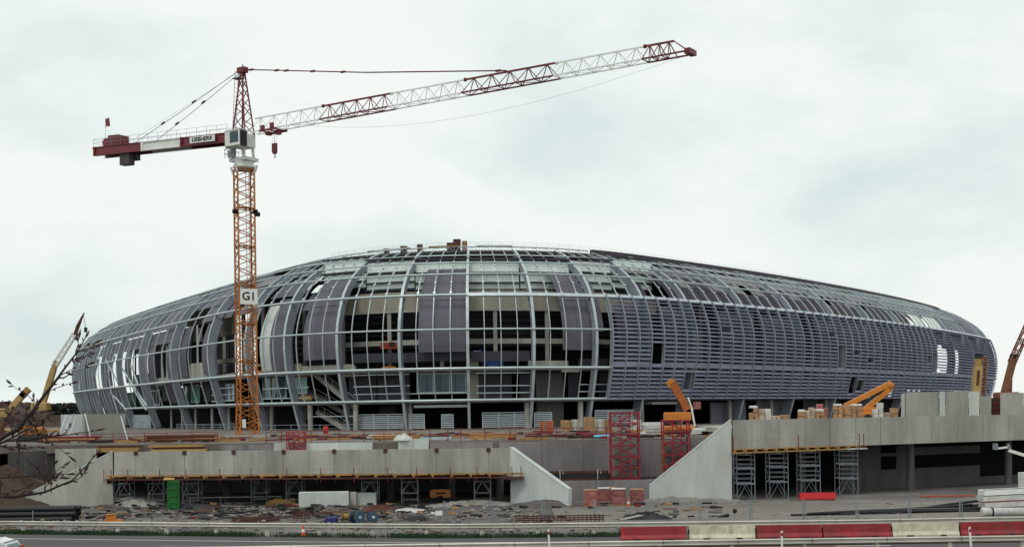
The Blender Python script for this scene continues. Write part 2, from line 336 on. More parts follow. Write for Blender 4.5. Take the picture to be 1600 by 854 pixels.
# ---- ring tubes
S_L, S_R = RIB_S[1], RIB_S[-2]
def ringtube(k, r, s0, s1, ins=-0.12, n=6):
    ss = frange(s0, s1, int((s1 - s0) / 2.5)); mb = MB(); mb.tube([SK(s, k, ins) for s in ss], r, n); return ST(mb, 'ring_tube', TUBE)
LOUV0 = rib(2) + (rib(3) - rib(2)) * .25
ringtube(1, .21, rib(-8), LOUV0, n=8); ringtube(2, .21, S_L, LOUV0, n=8); ringtube(3, .15, S_L, LOUV0)
ringtube(4, .18, S_L, rib(0), n=8)
mb = MB(); ss = np.arange(rib(0), S_R, 2.5)            # flat ring beam right of the central rib
mb.grid([[SK(s, 4, -.2, -.27) for s in ss], [SK(s, 4, -.2, .27) for s in ss]], [[SK(s, 4, .2, -.27) for s in ss], [SK(s, 4, .2, .27) for s in ss]]); ST(mb, 'ring_beam', STEEL)
for k in (5, 6, 7): ringtube(k, .125, S_L, rib(12) if k < 7 else rib(7))
# ---- mullions
rd = random.Random(3)
for s, bay, j in SUB:
    if s < -200 or s > 230 or bay == -5: continue
    if s < LOUV0 + 1:
        mb = MB(); sweep(mb, s, 0.97, 4.05, .11, .18, .02, 14); ST(mb, 'mullion', TUBE)
    if bay < 12:
        mb = MB(); k1 = 8.3 if not (bay in (-3, -2) and j > 0) else 5.4
        sweep(mb, s, 4.05 if s > LOUV0 - 30 else 4.0, k1, .12, .18, .02, 18)
        if abs(bay) < 6:
            for k in (4.1, 4.55, 5.2, 5.7): sweep(mb, s, k - .035, k + .035, .34, .2, -.1, 1)
        ST(mb, 'mullion', TUBE)
        if k1 < 6:
            mb = MB(); sweep(mb, s, 6.5, 8.3, .15, .2, .02, 8); ST(mb, 'mullion', TUBE)
# ---- louvres
ks = [1.0]
while ks[-1] < 4.0:
    a = PK(ks[-1]); k = ks[-1] + .01
    while math.hypot(PK(k)[0] - a[0], PK(k)[1] - a[1]) < 0.615: k += .01
    ks.append(k)
ks = ks[:-1]
ROW2 = min(range(len(ks)), key=lambda i: abs(ks[i] - 2.0))
slats = []
gaps = [(1026, 1040, 540, 569), (1075, 1083, 583, 606), (1308, 1320, 543, 572), (1328, 1340, 588, 612), (1456, 1462, 555, 582)]
cols = [s for s in COLS if LOUV0 - .1 <= s <= 240]
for a, b in zip(cols, cols[1:]):
    for ri, k in enumerate(ks):
        c = px_of(SK((a + b) / 2, k, -.4))
        if any(g[0] - 4 < c[0] < g[1] + 4 and g[2] < c[1] < g[3] for g in gaps): continue
        if rd.random() < .004: continue
        slats.append((pt((a + b) / 2, 0, 0).y, a + .11, b - .11, k, ri == ROW2, ri))
slats.sort()
def slat_geo(mb, a, b, k, band, dr):
    if band: sec = [(-.3, .05), (-.52, .05), (-.56, .6), (-.34, .6)]
    else: sec = [(-.14, .25), (-.20, .30), (-.52, .10), (-.62, .03), (-.57, -.05), (-.46, .0)]
    sec = [(x, u + dr) for x, u in sec]; n = len(sec)
    vs = [SK(a, k, i, u) for i, u in sec] + [SK(b, k, i, u) for i, u in sec]
    return mb.add(vs, [tuple(range(n)), tuple(range(2 * n - 1, n - 1, -1))] + [(i, n + i, n + (i + 1) % n, (i + 1) % n) for i in range(n)])
rest = MB()
for q, (D, a, b, k, band, ri) in enumerate(slats):
    dr = rd.uniform(-.02, .02)
    if q < 300: ST(slat_geo(MB(), a, b, k, band, dr), 'louvre_slat', SLAT)
    else: slat_geo(rest, a, b, k, band, dr)
lo = ST(rest, 'louvre_slats_beyond', SLAT); lo['kind'] = 'stuff'
for s in cols[::1]:
    if s > 150: continue
    mb = MB(); sweep(mb, s, 0.98, 4.0, .12, .62, -.66, 14); ST(mb, 'louvre_bracket', STEEL_RIB)
# ---- skin panels behind the frame
def panel(px0, px1, py0, py1, ins=1.7, mat=None, name='cladding_panel'):
    sm = s_px((px0 + px1) / 2, 0, 18); k1 = k_py(py0, sm, ins); k0 = k_py(py1, sm, ins); km = (k0 + k1) / 2; d, z = PK(km)
    s0, s1 = s_px(px0, d + ins, z), s_px(px1, d + ins, z)
    return ST(spanel(MB(), s0, s1, k0, k1, ins), name, mat or PANEL)
def bays(s0, s1, k0, k1, ins, mat, gap=.05):
    cc = [s0] + [s for s in COLS if s0 + .4 < s < s1 - .4] + [s1]
    for a, b in zip(cc, cc[1:]): ST(spanel(MB(), a + gap, b - gap, k0, k1, ins, .08), 'cladding_panel', mat)
def sub(i, f): return rib(i) + (rib(i + 1) - rib(i)) * f
# the big panels round the corner
for f0, f1 in ((.25, .5), (.5, .75), (.75, .985)):
    for k0, k1 in ((2.42, 4.0), (4.03, 5.0), (5.02, 6.0), (6.02, 6.9)): ST(spanel(MB(), sub(-1, f0) + .04, sub(-1, f1) - .04, k0, k1, 1.5), 'cladding_panel', PANEL)
for f0, f1, kt in ((.22, .45, 6.0), (.45, .7, 6.0), (.7, .9, 6.0)):
    for k0, k1 in ((2.3, 4.0), (4.03, 5.0), (5.02, kt)): ST(spanel(MB(), sub(-3, f0) + .02, sub(-3, f1) - .02, k0, k1, 1.9), 'cladding_panel', PANEL)
for f0, f1, kb in ((.5, .75, 2.45), (.75, 1.0, 2.45)):
    for k0, k1 in ((kb, 4.0), (4.03, 5.0), (5.02, 6.0)): ST(spanel(MB(), sub(1, f0) + .03, sub(1, f1) - .03, k0, k1, 1.6), 'cladding_panel', PANEL)
for k0, k1 in ((3.0, 4.0), (4.03, 5.0), (5.02, 6.0)): ST(spanel(MB(), sub(2, 0) + .3, sub(2, .22), k0, k1, 1.6), 'cladding_panel', PANEL)
bays(sub(-4, .42), sub(-4, 1.0) - .3, 2.05, 4.7, 2.0, PANEL)
bays(sub(-4, .1), sub(-4, .40), 2.05, 4.4, 2.2, CONC_PALE)
# left flank: open lower bays, closed crown
for i in range(-13, -4):
    a, b = rib(i), rib(i + 1)
    bays(a + .3, b - .3, 5.0 if i > -7 else 4.05, 6.0, 1.3, PANEL if i > -11 else PANEL_GREY)
    bays(a + .3, b - .3, 6.05, 8.25, 1.0, PANEL_GREY if i % 2 else PANEL)
    if i in (-5, -6, -7): bays(a + (b - a) * .45, b - .3, 4.0, 4.97, 1.4, PANEL)
    if i in (-6, -7, -8): bays(a + (b - a) * .62, b - .3, 2.1, 4.0, 1.8, PANEL if i > -8 else PANEL_GREY); bays(a + .3, a + (b - a) * .2, 2.1, 4.0, 1.8, PANEL)
    if i == -5: bays(a + .3, a + (b - a) * .25, 4.0, 4.97, 1.4, PANEL)
    if i <= -11: bays(a + .2, b - .2, 0.05, 4.0, 1.5, PANEL)
    if i == -10: bays(a + (b - a) * .45, b - .3, 0.05, 4.0, 1.6, PANEL); bays(a + .3, a + (b - a) * .45, .05, 2.0, 1.6, PANEL)
    if i == -9: bays(a + .3, b - .3, .05, 2.0, 1.6, PANEL); bays(a + .3, a + (b - a) * .22, 2.05, 4.0, 1.6, PANEL)
    if i in (-9, -8, -7): bays(a + .3, b - .3, 3.45, 4.04, 1.7, PANEL)
    if i == -10: bays(a + .3, b - .3, 3.5, 4.04, 1.65, PANEL)
    if i == -8: bays(a + .3, a + (b - a) * .3, 2.1, 4.0, 1.8, PANEL)
for i in (-4, -3): bays(rib(i) + .3, rib(i + 1) - .3, 6.6, 8.25, 1.3, PANEL)
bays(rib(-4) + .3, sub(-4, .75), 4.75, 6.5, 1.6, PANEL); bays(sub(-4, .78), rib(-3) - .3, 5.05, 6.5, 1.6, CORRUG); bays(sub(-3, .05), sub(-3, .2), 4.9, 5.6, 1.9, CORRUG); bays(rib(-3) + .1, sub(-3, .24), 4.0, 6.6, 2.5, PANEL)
bays(sub(-7, .55), rib(-6) - .3, 1.05, 1.95, 1.5, PANEL_DARK)
# right flank crown: dark panels between the ribs, grey sheeting above
for i in range(3, 15):
    a, b = rib(i), rib(i + 1); n = 5 if i >= 4 else 4
    if i < 13:
        cc = [a + (b - a) * j / n for j in range(n + 1)]
        for j in range(n):
            white = i in (9, 10) and ((i == 9 and j >= 3) or (i == 10 and 0 < j < 4))  # translucent panels, the sky's reflection put into their white colour
            if i == 3 and j in (1, 2): continue
            ST(spanel(MB(), cc[j] + .12, cc[j + 1] - .12, 4.06, 4.97, .9 if not white else .2, .08), 'cladding_panel', WHITE if white else (PANEL_DARK if i < 11 else PANEL))
            if rd.random() < .8: ST(spanel(MB(), cc[j] + .12, cc[j + 1] - .12, 5.04, 5.97, 1.0, .08), 'cladding_panel', PANEL_DARK if rd.random() < .6 else PANEL_GREY)
        bays(a + .3, b - .3, 6.03, 8.25, .9, PANEL_GREY if i != 4 else PANEL)
    else:
        bays(a + .1, b - .1, 4.06, 6.0, .5, PANEL); bays(a + .1, b - .1, 6.05, 8.25, .5, PANEL)
bays(rib(15), rib(17), 4.06, 8.25, .5, PANEL)
# behind the louvres: some sub-bays closed
for i in range(2, 17):
    n = 5 if 4 <= i < 14 else 4
    for j in range(n):
        a, b = sub(i, j / n), sub(i, (j + 1) / n)
        if a < LOUV0 - 1: continue
        if (i == 10 and j in (2, 3, 4)) or (i == 11 and j in (1, 2)):
            ST(spanel(MB(), a + .03, b - .03, .98, 2.0 + .1 * (j % 2), 1.8), 'cladding_panel', PANEL); ST(spanel(MB(), a + .03, b - .03, 3.25 + .2 * (j % 2), 4.4, 1.8), 'cladding_panel', PANEL); continue
        if i >= 7 or j in (n - 2, n - 1) or (j == 2 and i % 2): ST(spanel(MB(), a + .03, b - .03, 2.05 if i < 8 and j == 2 else 1.3, 3.96 if i < 6 else 4.4, 1.8), 'cladding_panel', PANEL)
# ---- concrete bowl, floors and inner walls
SA, SB = rib(-7) + 3, rib(11)
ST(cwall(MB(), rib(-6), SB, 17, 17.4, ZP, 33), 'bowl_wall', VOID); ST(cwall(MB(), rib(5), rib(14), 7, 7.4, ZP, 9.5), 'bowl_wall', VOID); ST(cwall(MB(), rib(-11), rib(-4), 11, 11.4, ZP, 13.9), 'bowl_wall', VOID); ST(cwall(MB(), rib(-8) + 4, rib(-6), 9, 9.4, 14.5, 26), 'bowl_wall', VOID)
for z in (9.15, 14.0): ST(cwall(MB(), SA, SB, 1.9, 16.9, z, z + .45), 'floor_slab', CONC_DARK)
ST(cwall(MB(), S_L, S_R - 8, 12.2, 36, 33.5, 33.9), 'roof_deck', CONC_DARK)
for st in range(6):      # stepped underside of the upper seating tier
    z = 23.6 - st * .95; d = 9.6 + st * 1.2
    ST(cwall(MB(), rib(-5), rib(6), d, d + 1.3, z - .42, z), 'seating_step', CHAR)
zb0, zb1 = z_py(483, 0, 7.6), z_py(453.5, 0, 7.6)
for i in range(-3, 4):
    a, b = rib(i), rib(i + 1); m_ = (a + b) / 2
    ST(cwall(MB(), a + .02, m_ - .3, 7.6, 8.2, zb0, zb1), 'upstand_beam', CONC_BEIGE); ST(cwall(MB(), m_ + .3, b - .02, 7.6, 8.2, zb0, zb1), 'upstand_beam', CONC_BEIGE)
    ST(cwall(MB(), a, b, 7.4, 7.58, zb0 - .25, zb0 + .05), 'beam_nib', CONC)
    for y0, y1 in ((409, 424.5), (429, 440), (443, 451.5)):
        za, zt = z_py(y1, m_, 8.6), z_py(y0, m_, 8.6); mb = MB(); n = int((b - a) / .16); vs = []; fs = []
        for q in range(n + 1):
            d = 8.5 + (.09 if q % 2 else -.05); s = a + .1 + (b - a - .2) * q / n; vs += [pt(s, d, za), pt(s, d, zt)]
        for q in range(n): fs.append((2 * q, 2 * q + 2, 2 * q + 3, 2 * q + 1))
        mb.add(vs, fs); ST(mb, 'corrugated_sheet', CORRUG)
    for y in (404, 426.5, 441.5, 452.3): z = z_py(y, m_, 8.2); ST(cwall(MB(), a, b, 8.0, 8.4, z - .13, z + .13), 'purlin', CHAR)
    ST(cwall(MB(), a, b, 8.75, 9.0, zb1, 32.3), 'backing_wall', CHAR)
for i in range(-6, 8):
    for f in ((.5,) if -4 <= i <= 3 else (.33, .8)):
        s = sub(i, f); mb = MB(); p0, p1 = pt(s, 8, 14.5), pt(s, 8, 27); mb.beam(p0, p1, .85, .6, (math.cos(0), 0, 0)); ST(mb, 'column', CONC)
z = z_py(533, 0, 8)
for i in range(-3, 3): ST(cwall(MB(), rib(i), rib(i + 1) - .05, 7.9, 8.3, z - .4, z + .4), 'spandrel_beam', CONC)
for p0, p1, y0, y1, d, mt, nm in (
        (552, 600, 566, 552, 2.6, CHAR, 'parapet'), (600, 652, 566, 551, 2.6, CHAR, 'parapet'), (652, 728, 564, 549, 2.6, CHAR, 'parapet'), (736, 828, 564, 548, 2.6, CHAR, 'parapet'),
        (826, 888, 572, 563, 1.9, CONC, 'parapet'), (878, 905, 581, 572, 1.7, CONC, 'parapet'), (905, 950, 573, 560, 2.6, CHAR, 'parapet'),
        (418, 470, 580, 569, 2.2, CONC_BEIGE, 'parapet'), (470, 552, 580, 570, 2.4, CONC, 'parapet'), (330, 366, 590, 584, 2.2, CONC, 'parapet'), (283, 330, 593, 567, 2.2, CONC, 'parapet'), (222, 283, 598, 590, 2.2, CONC, 'parapet'),
        (535, 555, 588, 571, 2.4, CONC_BEIGE, 'parapet')):
    sm = s_px((p0 + p1) / 2, d, 14); za, zt = z_py(y0, sm, d), z_py(y1, sm, d); ST(cwall(MB(), s_px(p0, d, 14), s_px(p1, d, 14), d, d + .3, za, zt), nm, mt)
# first floor: dark walls, glazing with light frames
def wpx(p0, p1, y0, y1, d, mat, name, th=.25, parent=None):
    sm = s_px((p0 + p1) / 2, d, 12); za, zt = z_py(y1, sm, d), z_py(y0, sm, d); s0, s1 = s_px(p0, d, 12), s_px(p1, d, 12)
    mb = cwall(MB(), s0, s1, d, d + th, za, zt); return (mb.build(name, mat, parent or stadium, world=True), s0, s1, za, zt)
def wpart(o_, mb, name, mat):
    o = mb.build(name, mat); o.parent = o_; inv = stadium.matrix_basis.inverted(); o.data.transform(inv); return o
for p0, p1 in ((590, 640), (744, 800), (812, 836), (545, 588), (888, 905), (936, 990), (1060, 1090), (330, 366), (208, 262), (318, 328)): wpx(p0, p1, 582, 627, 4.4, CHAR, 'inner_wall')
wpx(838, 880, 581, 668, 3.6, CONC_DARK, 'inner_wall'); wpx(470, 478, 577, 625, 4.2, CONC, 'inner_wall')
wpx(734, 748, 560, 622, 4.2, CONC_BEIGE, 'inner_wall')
for p0, p1, y0, y1, mt in ((652, 728, 583, 613, GLASS), (412, 448, 588, 622, GLASS), (458, 480, 590, 614, GLASS_GREEN), (288, 312, 602, 628, GLASS_GREEN), (354, 367, 600, 625, GLASS), (196, 212, 617, 637, GLASS_GREEN), (150, 162, 618, 636, GLASS_GREEN), (236, 250, 610, 632, CHAR), (1030, 1060, 585, 612, GLASS)):
    o, s0, s1, za, zt = wpx(p0, p1, y0, y1, 4.0, mt, 'window', .12)
    for z in (za, zt): wpart(o, cwall(MB(), s0 - .1, s1 + .1, 3.85, 3.98, z - .1, z + .1), 'frame', STEEL)
    n = max(2, int((s1 - s0) / 2.4))
    for q in range(n + 1): s = s0 + (s1 - s0) * q / n; wpart(o, cwall(MB(), s - .06, s + .06, 3.84, 3.97, za + .1, zt - .1), 'frame', STEEL)
wpx(456, 486, 577, 588, 3.0, TIMBER, 'formwork_board'); wpx(458, 486, 618, 625, 3.0, TIMBER, 'formwork_board')
for p0, p1, ys in ((552, 640, (585, 603, 615)), (640, 731, (614,)), (744, 828, (582, 602, 613)), (905, 950, (600, 611)), (410, 482, (606, 622)), (330, 366, (606, 616, 626)), (480, 553, (650,))):
    for y in ys:
        s0, s1 = s_px(p0, 2.2, 12), s_px(p1, 2.2, 12); z = z_py(y, (s0 + s1) / 2, 2.2); ST(cwall(MB(), s0, s1, 2.2, 2.3, z - .07, z + .07), 'rail', TUBE)
# stair flights behind the ribs left of the centre
for p0, y0, p1, y1, d in ((497, 585, 556, 634, 4.5), (478, 610, 560, 654, 6.0), (498, 643, 548, 673, 4.5)):
    a, b = pt(s_px(p0, d, 12), d, z_py(y0, s_px(p0, d, 12), d)), pt(s_px(p1, d, 12), d, z_py(y1, s_px(p1, d, 12), d))
    mb = MB(); mb.beam(a, b, 1.6, .7, (0, 1, 0)) if False else mb.beam(a, b, 1.6, .75)
    fl = ST(mb, 'stair_flight', CONC); mb = MB(); up = Vector((0, 0, 1.2)); off = Vector((0, -.8, 0)); mb.tube([a + up + off, b + up + off], .05, 5)
    for q in range(6): p = a.lerp(b, q / 5) + off; mb.tube([p, p + up], .04, 4)
    wpart(fl, mb, 'handrail', STEEL)
# ground floor columns, walls, louvred screens
for px, d, w in ((425, 3.5, .7), (485, 2.2, .85), (556, 2.2, .85), (641, 3.2, .7), (907, 2.6, .9), (1003, 3, .7), (306, 3, .5), (332, 3, .6), (358, 3, .5), (268, 3.4, .5), (285, 3.6, .5), (824, 3, 1.0), (1140, 3, .7), (1205, 3, .7), (1290, 3, .7)):
    s = s_px(px, d, 7); mb = MB(); p = pt(s, d, ZP); mb.tube([p, p + Vector((0, 0, 4.0))], w / 2, 10); ST(mb, 'column', CONC)
wpx(592, 618, 634, 668, 7, CHAR, 'inner_wall'); wpx(461, 482, 632, 655, 5, CONC_DARK, 'inner_wall'); wpx(408, 425, 632, 668, 5, CONC_DARK, 'inner_wall')
wpx(1110, 1165, 628, 662, 4.0, PANEL, 'inner_wall'); wpx(1182, 1235, 625, 660, 4.0, PANEL, 'inner_wall'); wpx(1255, 1310, 622, 655, 4.0, CHAR, 'inner_wall')
wpx(646, 731, 632, 636, 2.4, CONC_PALE, 'canopy_edge', 2.0); wpx(1018, 1068, 627, 631, 2.4, CONC_PALE, 'canopy_edge', 1.6); wpx(205, 235, 650, 672, 4.0, STEEL_RIB, 'inner_wall')
def screen(p0, p1, y0, y1, d=2.9, hole=None):
    s0, s1 = s_px(p0, d, 7), s_px(p1, d, 7); sm = (s0 + s1) / 2; za, zt = ZP + .02, z_py(y0, sm, d)
    mb = MB(); n = max(1, round((s1 - s0) / 2.8))
    for q in range(n + 1): s = s0 + (s1 - s0) * q / n; mb.beam(pt(s, d, za), pt(s, d, zt), .12, .12)
    mb.beam(pt(s0, d, zt), pt(s1, d, zt), .12, .12); o = ST(mb, 'louvre_screen', STEEL); z = za + .25
    while z < zt - .15:
        for q in range(n):
            a, b = s0 + (s1 - s0) * q / n, s0 + (s1 - s0) * (q + 1) / n; wpart(o, MB().beam(pt(a + .08, d, z), pt(b - .08, d, z), .04, .17), 'slat', STEEL)
        z += .30
screen(562, 630, 647, 672); screen(639, 663, 647, 672); screen(690, 708, 647, 672); screen(754, 828, 644, 670); screen(835, 862, 644, 670); screen(930, 1005, 640, 660); screen(208, 235, 648, 672)
# diagonal braces on the left flank
for p0, y0, p1, y1 in ((163, 604, 178, 556), (165, 560, 183, 600), (144, 600, 152, 560), (186, 568, 227, 634), (172, 612, 195, 640), (203, 599, 226, 640), (215, 600, 203, 570), (118, 615, 120, 560)):
    s0, s1 = s_px(p0, .6, 14), s_px(p1, .6, 14); mb = MB(); mb.tube([pt(s0, .7, z_py(y0, s0, .7)), pt(s1, .9, z_py(y1, s1, .9))], .22, 6); ST(mb, 'brace', TUBE)
# ceiling boxes hanging in the left bays
for p0, p1, y0, y1, d in ((345, 364, 492, 524, 5), (290, 311, 514, 535, 5), (236, 256, 524, 548, 5), (212, 222, 530, 552, 5), (326, 364, 561, 568, 5)): wpx(p0, p1, y0, y1, d, CONC_BEIGE, 'hanging_panel', .8)
for p0, p1, y0, y1 in ((330, 366, 500, 585), (284, 326, 510, 590), (233, 268, 525, 595)): wpx(p0, p1, y0, y1, 9, CHAR, 'inner_wall')
for p in (209, 236, 250, 258, 295, 306): s = s_px(p, 3, 17); mb = MB(); mb.beam(pt(s, 3.4, 14.5), pt(s, 3.4, 25), .3, .3); ST(mb, 'post', STEEL)
# ---- roof edge: lattice girder on the left and centre, plain fascia on the right
mb = MB(); ss = frange(rib(-13), rib(2) + 12, 150); lo_ = [pt(s, 15.9, 34.15) for s in ss]; hi_ = [pt(s, 15.9, 34.95) for s in ss]
mb.tube(lo_, .09, 4); mb.tube(hi_, .11, 4)
for a, b, i in zip(lo_, hi_, range(999)):
    mb.beam(a, b, .08)
    if i < len(lo_) - 1: mb.beam(a if i % 2 else b, hi_[i + 1] if i % 2 else lo_[i + 1], .07)
ST(mb, 'roof_edge_girder', STEEL)
mb = MB(); ss = frange(rib(2) + 11, S_R - 6, 70); mb.grid([[pt(s, 13.6, 33.5) for s in ss], [pt(s, 13.9, 34.9) for s in ss]], [[pt(s, 14.6, 33.5) for s in ss], [pt(s, 14.6, 34.9) for s in ss]]); ST(mb, 'roof_fascia', PANEL_DARK)
mb = MB(); ss = frange(rib(-4), rib(12), 70); 
for h in (35.45, 35.8): mb.tube([pt(s, 16.6, h) for s in ss], .016, 3, smooth=False)
for s in ss: mb.beam(pt(s, 16.6, 33.9), pt(s, 16.6, 35.8), .03)
ST(mb, 'roof_railing', SCAF)
# crates and sheets lying on the roof
for q, (px, w, h, py, mt, lab, nm, cat) in enumerate(((604, 9, 4, 386, RUST, 'small brown crate on the roof edge, leftmost of the roof crates', 'roof_crate', 'crate'), (631, 11, 6, 385, RUST, 'brown crate on the roof edge with pale bundle to its left', 'roof_crate', 'crate'), (656, 9, 7, 385, TIMBER_DARK, 'small square brown crate standing on timber on the roof', 'roof_crate', 'crate'), (703, 10, 8, 384, RUST, 'low brown crate leaning against the tallest roof crate', 'roof_crate', 'crate'), (714, 12, 13, 384, RUST, 'tallest dark brown crate at the top of the roof', 'roof_crate', 'crate'), (726, 8, 10, 384, CARD, 'pale carton right of the tallest roof crate', 'roof_carton', 'carton'))):
    p = pt(s_px(px, 17.0, 35), 17.0, 33.92); sc = p.y / F; t = thing(nm, lab, cat, p, 0.05); hh = h * sc + 1.05
    MB().bbox((0, 0, hh / 2), (w * sc, .9, hh), .04).build('box', mt, t)
    for x in (-.3, .3): MB().box((x * w * sc, -.47, hh / 2), (.1, .05, hh - .1)).build('batten', TIMBER_DARK, t)
for px0, px1, y, lab in ((670, 716, 386, 'long pale timber board lying along the roof edge'), (575, 640, 391, 'long grey scaffold board along the roof edge left of the crates'), (745, 800, 386, 'pale plank on the roof edge right of the crates')):
    a, b = pt(s_px(px0, 15.9, 35), 15.9, 35.10), pt(s_px(px1, 15.9, 35), 15.9, 35.12); o = MB().beam(a, b, .5, .16).build('roof_plank', TIMBER if 'timber' in lab else PLASTIC); tag(o, lab, 'plank')
# ================================================================== GROUND, ROAD, PLAZA
_RX = [-60, -35, -16.6, -4, 8, 21.8, 32, 60]; _RD = [91.5, 85.5, 81, 78.4, 77.8, 77.4, 78.0, 80]
def rail_y(x): return float(np.interp(x, _RX, _RD))
xs = [-4000, -900, -300, -120] + [-66 + 1.1 * i for i in range(121)] + [120, 300, 900, 4000]
ys = [-300, -60, 0, 40, 60] + [75 + .8 * i for i in range(50)] + [130, 200, 420, 1200, 6000]
rd = random.Random(11)
def bumps(x, y):
    b = .10 * math.sin(x * .7 + y * .35) + .09 * math.sin(x * .31 - y * 1.1) + .07 * math.sin(x * 1.9 + 1) * math.sin(y * 1.4)
    return b * (1.0 if x < 2 else .3)
vs = []; fs = []
for y in ys:
    for x in xs:
        z = -.07
        if 75 < y < 114 and abs(x) < 66:
            e = max(0, min(1, (y - rail_y(x) - .2) / 2)); z = -.07 + e * (.05 + .9 * bumps(x, y) + rd.uniform(-.05, .05))
        vs.append((x, y, z))
nx = len(xs)
for j in range(len(ys) - 1):
    for i in range(nx - 1): fs.append((j * nx + i, j * nx + i + 1, (j + 1) * nx + i + 1, (j + 1) * nx + i))
struct(MB().add(vs, fs, True).build('ground', DIRT))
# road: a sheet with a curved far edge, an edge line and a lane line
rx = frange(-400, 400, 160); mb = MB(); vs = []
for x in rx: vs += [(x, 40, 0.0), (x, rail_y(x) - 1.35, 0.0)]
mb.add(vs, [(2 * i, 2 * i + 2, 2 * i + 3, 2 * i + 1) for i in range(len(rx) - 1)]); struct(mb.build('road', ASPHALT))
def road_line(name, off, w, seg=None):
    mb = MB(); xx = frange(-60, 60, 120)
    for i in range(120):
        if seg and (i % seg[0]) >= seg[1]: continue
        a, b = xx[i], xx[i + 1]; mb.add([(a, rail_y(a) - off - w, .004), (b, rail_y(b) - off - w, .004), (b, rail_y(b) - off, .004), (a, rail_y(a) - off, .004)], [(0, 1, 2, 3)])
    struct(mb.build(name, PAINT))
road_line('road_edge_line', 3.9, .16); road_line('road_lane_line', 7.6, .16, (13, 3))
TRACK = M('track_dirt', (0.20, 0.185, 0.168), .95, 0, .3, .5, .4, (.3, 1, 1), (0.12, 0.105, 0.095), .7, .25)
mb = MB(); xx = frange(3, 48, 60); vs = []
for i_, x in enumerate(xx): vs += [(x, rail_y(x) + 6.5 + .5 * math.sin(x * .9) + .3 * math.sin(x * 2.3), .07), (x, min(101.5, 99.5 + .08 * x) + .5 * math.sin(x * .7) + .3 * math.sin(x * 1.9), .085)]
mb.add(vs, [(2 * i, 2 * i + 2, 2 * i + 3, 2 * i + 1) for i in range(60)]); struct(mb.build('dirt_track', TRACK))
# plaza slab under the stadium
mb = MB(); mb.prism([(-62, 124, 4.35), (-8, 112.6, 4.35), (19.5, 112.6, 4.35), (30, 126, 4.35), (330, 220, 4.35), (330, 480, 4.35), (-330, 480, 4.35), (-330, 330, 4.35), (-80, 160, 4.35)], (0, 0, ZP - 4.35))
struct(mb.build('plaza', M('plaza_concrete', (0.15, 0.132, 0.12), .9, 0, .3, .25, .3, (1, 1, 1), (0.24, 0.22, 0.20), .6, .3)))
# earth bank and hedge far left, behind the cranes
def heap(name, c, rx_, ry_, h, mat, label, cat, seed=0, n=26, rough=.22, group=None):
    rdh = random.Random(seed); vs = []; fs = []; m = 9
    for j in range(m):
        r = 1 - j / (m - 1)
        for i in range(n):
            t = 2 * PI * i / n; k = r * (1 + .18 * math.sin(3 * t + seed) + .1 * math.sin(7 * t + 2 * seed))
            z = h * (math.cos(r * PI / 2) ** 1.0 if r < 1 else 0) * (1 + rdh.uniform(-rough, rough)) - (.12 if j == 0 else 0)
            vs.append((k * rx_ * math.cos(t), k * ry_ * math.sin(t), z))
    for j in range(m - 1):
        for i in range(n): q = (i + 1) % n; fs.append((j * n + i, j * n + q, (j + 1) * n + q, (j + 1) * n + i))
    fs.append(tuple(range((m - 1) * n, m * n)))
    o = MB().add(vs, fs, True).build(name, mat); o.location = c; tag(o, label, cat, group); return o
heap('hill', (-150, 372, 0), 38, 40, 11.0, EARTH, '', '', 4)
h_ = bpy.data.objects['hill']; del h_['label'], h_['category']; struct(h_)
hd = thing('hedge', 'dark green hedge on top of the brown earth bank at far left', 'hedge', (-133, 372, 8.6)); mb = MB(); rdh = random.Random(5)
for q in range(2600):
    a = rdh.uniform(0, 2 * PI); r = rdh.random() ** .5; x, y = 9.5 * r * math.cos(a), 2.5 * r * math.sin(a); z = rdh.uniform(0, 1) * 3.4 * (1 - .5 * (x / 9.5) ** 2)
    d1 = Vector((rdh.gauss(0, 1), rdh.gauss(0, 1), rdh.gauss(0, 1))).normalized() * .34; d2 = d1.cross(Vector((rdh.gauss(0, 1), rdh.gauss(0, 1), 1))).normalized() * .3
    c = Vector((x, y, z)); mb.add([c - d1, c + d2, c + d1, c - d2], [(0, 1, 2, 3)])
mb.build('foliage', HEDGE, hd); MB().tube([(-5, 0, -3), (-5, 0, 2)], .2, 6).build('stem', BARK, hd); MB().tube([(4, 0, -3), (4, 0, 2)], .2, 6).build('stem', BARK, hd)

# ================================================================== UNDERPASS PORTALS AND RETAINING WALLS
def lineD(p0, D0, p1, D1, px): t = (px - p0) / (p1 - p0); return 1 / ((1 - t) / D0 + t / D1)
def LP(px, z, dy=0.0): D = lineD(178, 108.9, 797, 104, px); p = gx(px, D, z); p.y += dy; return p
def RP(px, z, dy=0.0): D = lineD(1145, 104, 1620, 122, px); p = gx(px, D, z); p.y += dy; return p
def qwall(mb, P, a, b, z0, z1, th, dy=0.0): return mb.hexa([P(a, z0, dy), P(b, z0, dy), P(b, z0, dy + th), P(a, z0, dy + th), P(a, z1, dy), P(b, z1, dy), P(b, z1, dy + th), P(a, z1, dy + th)])
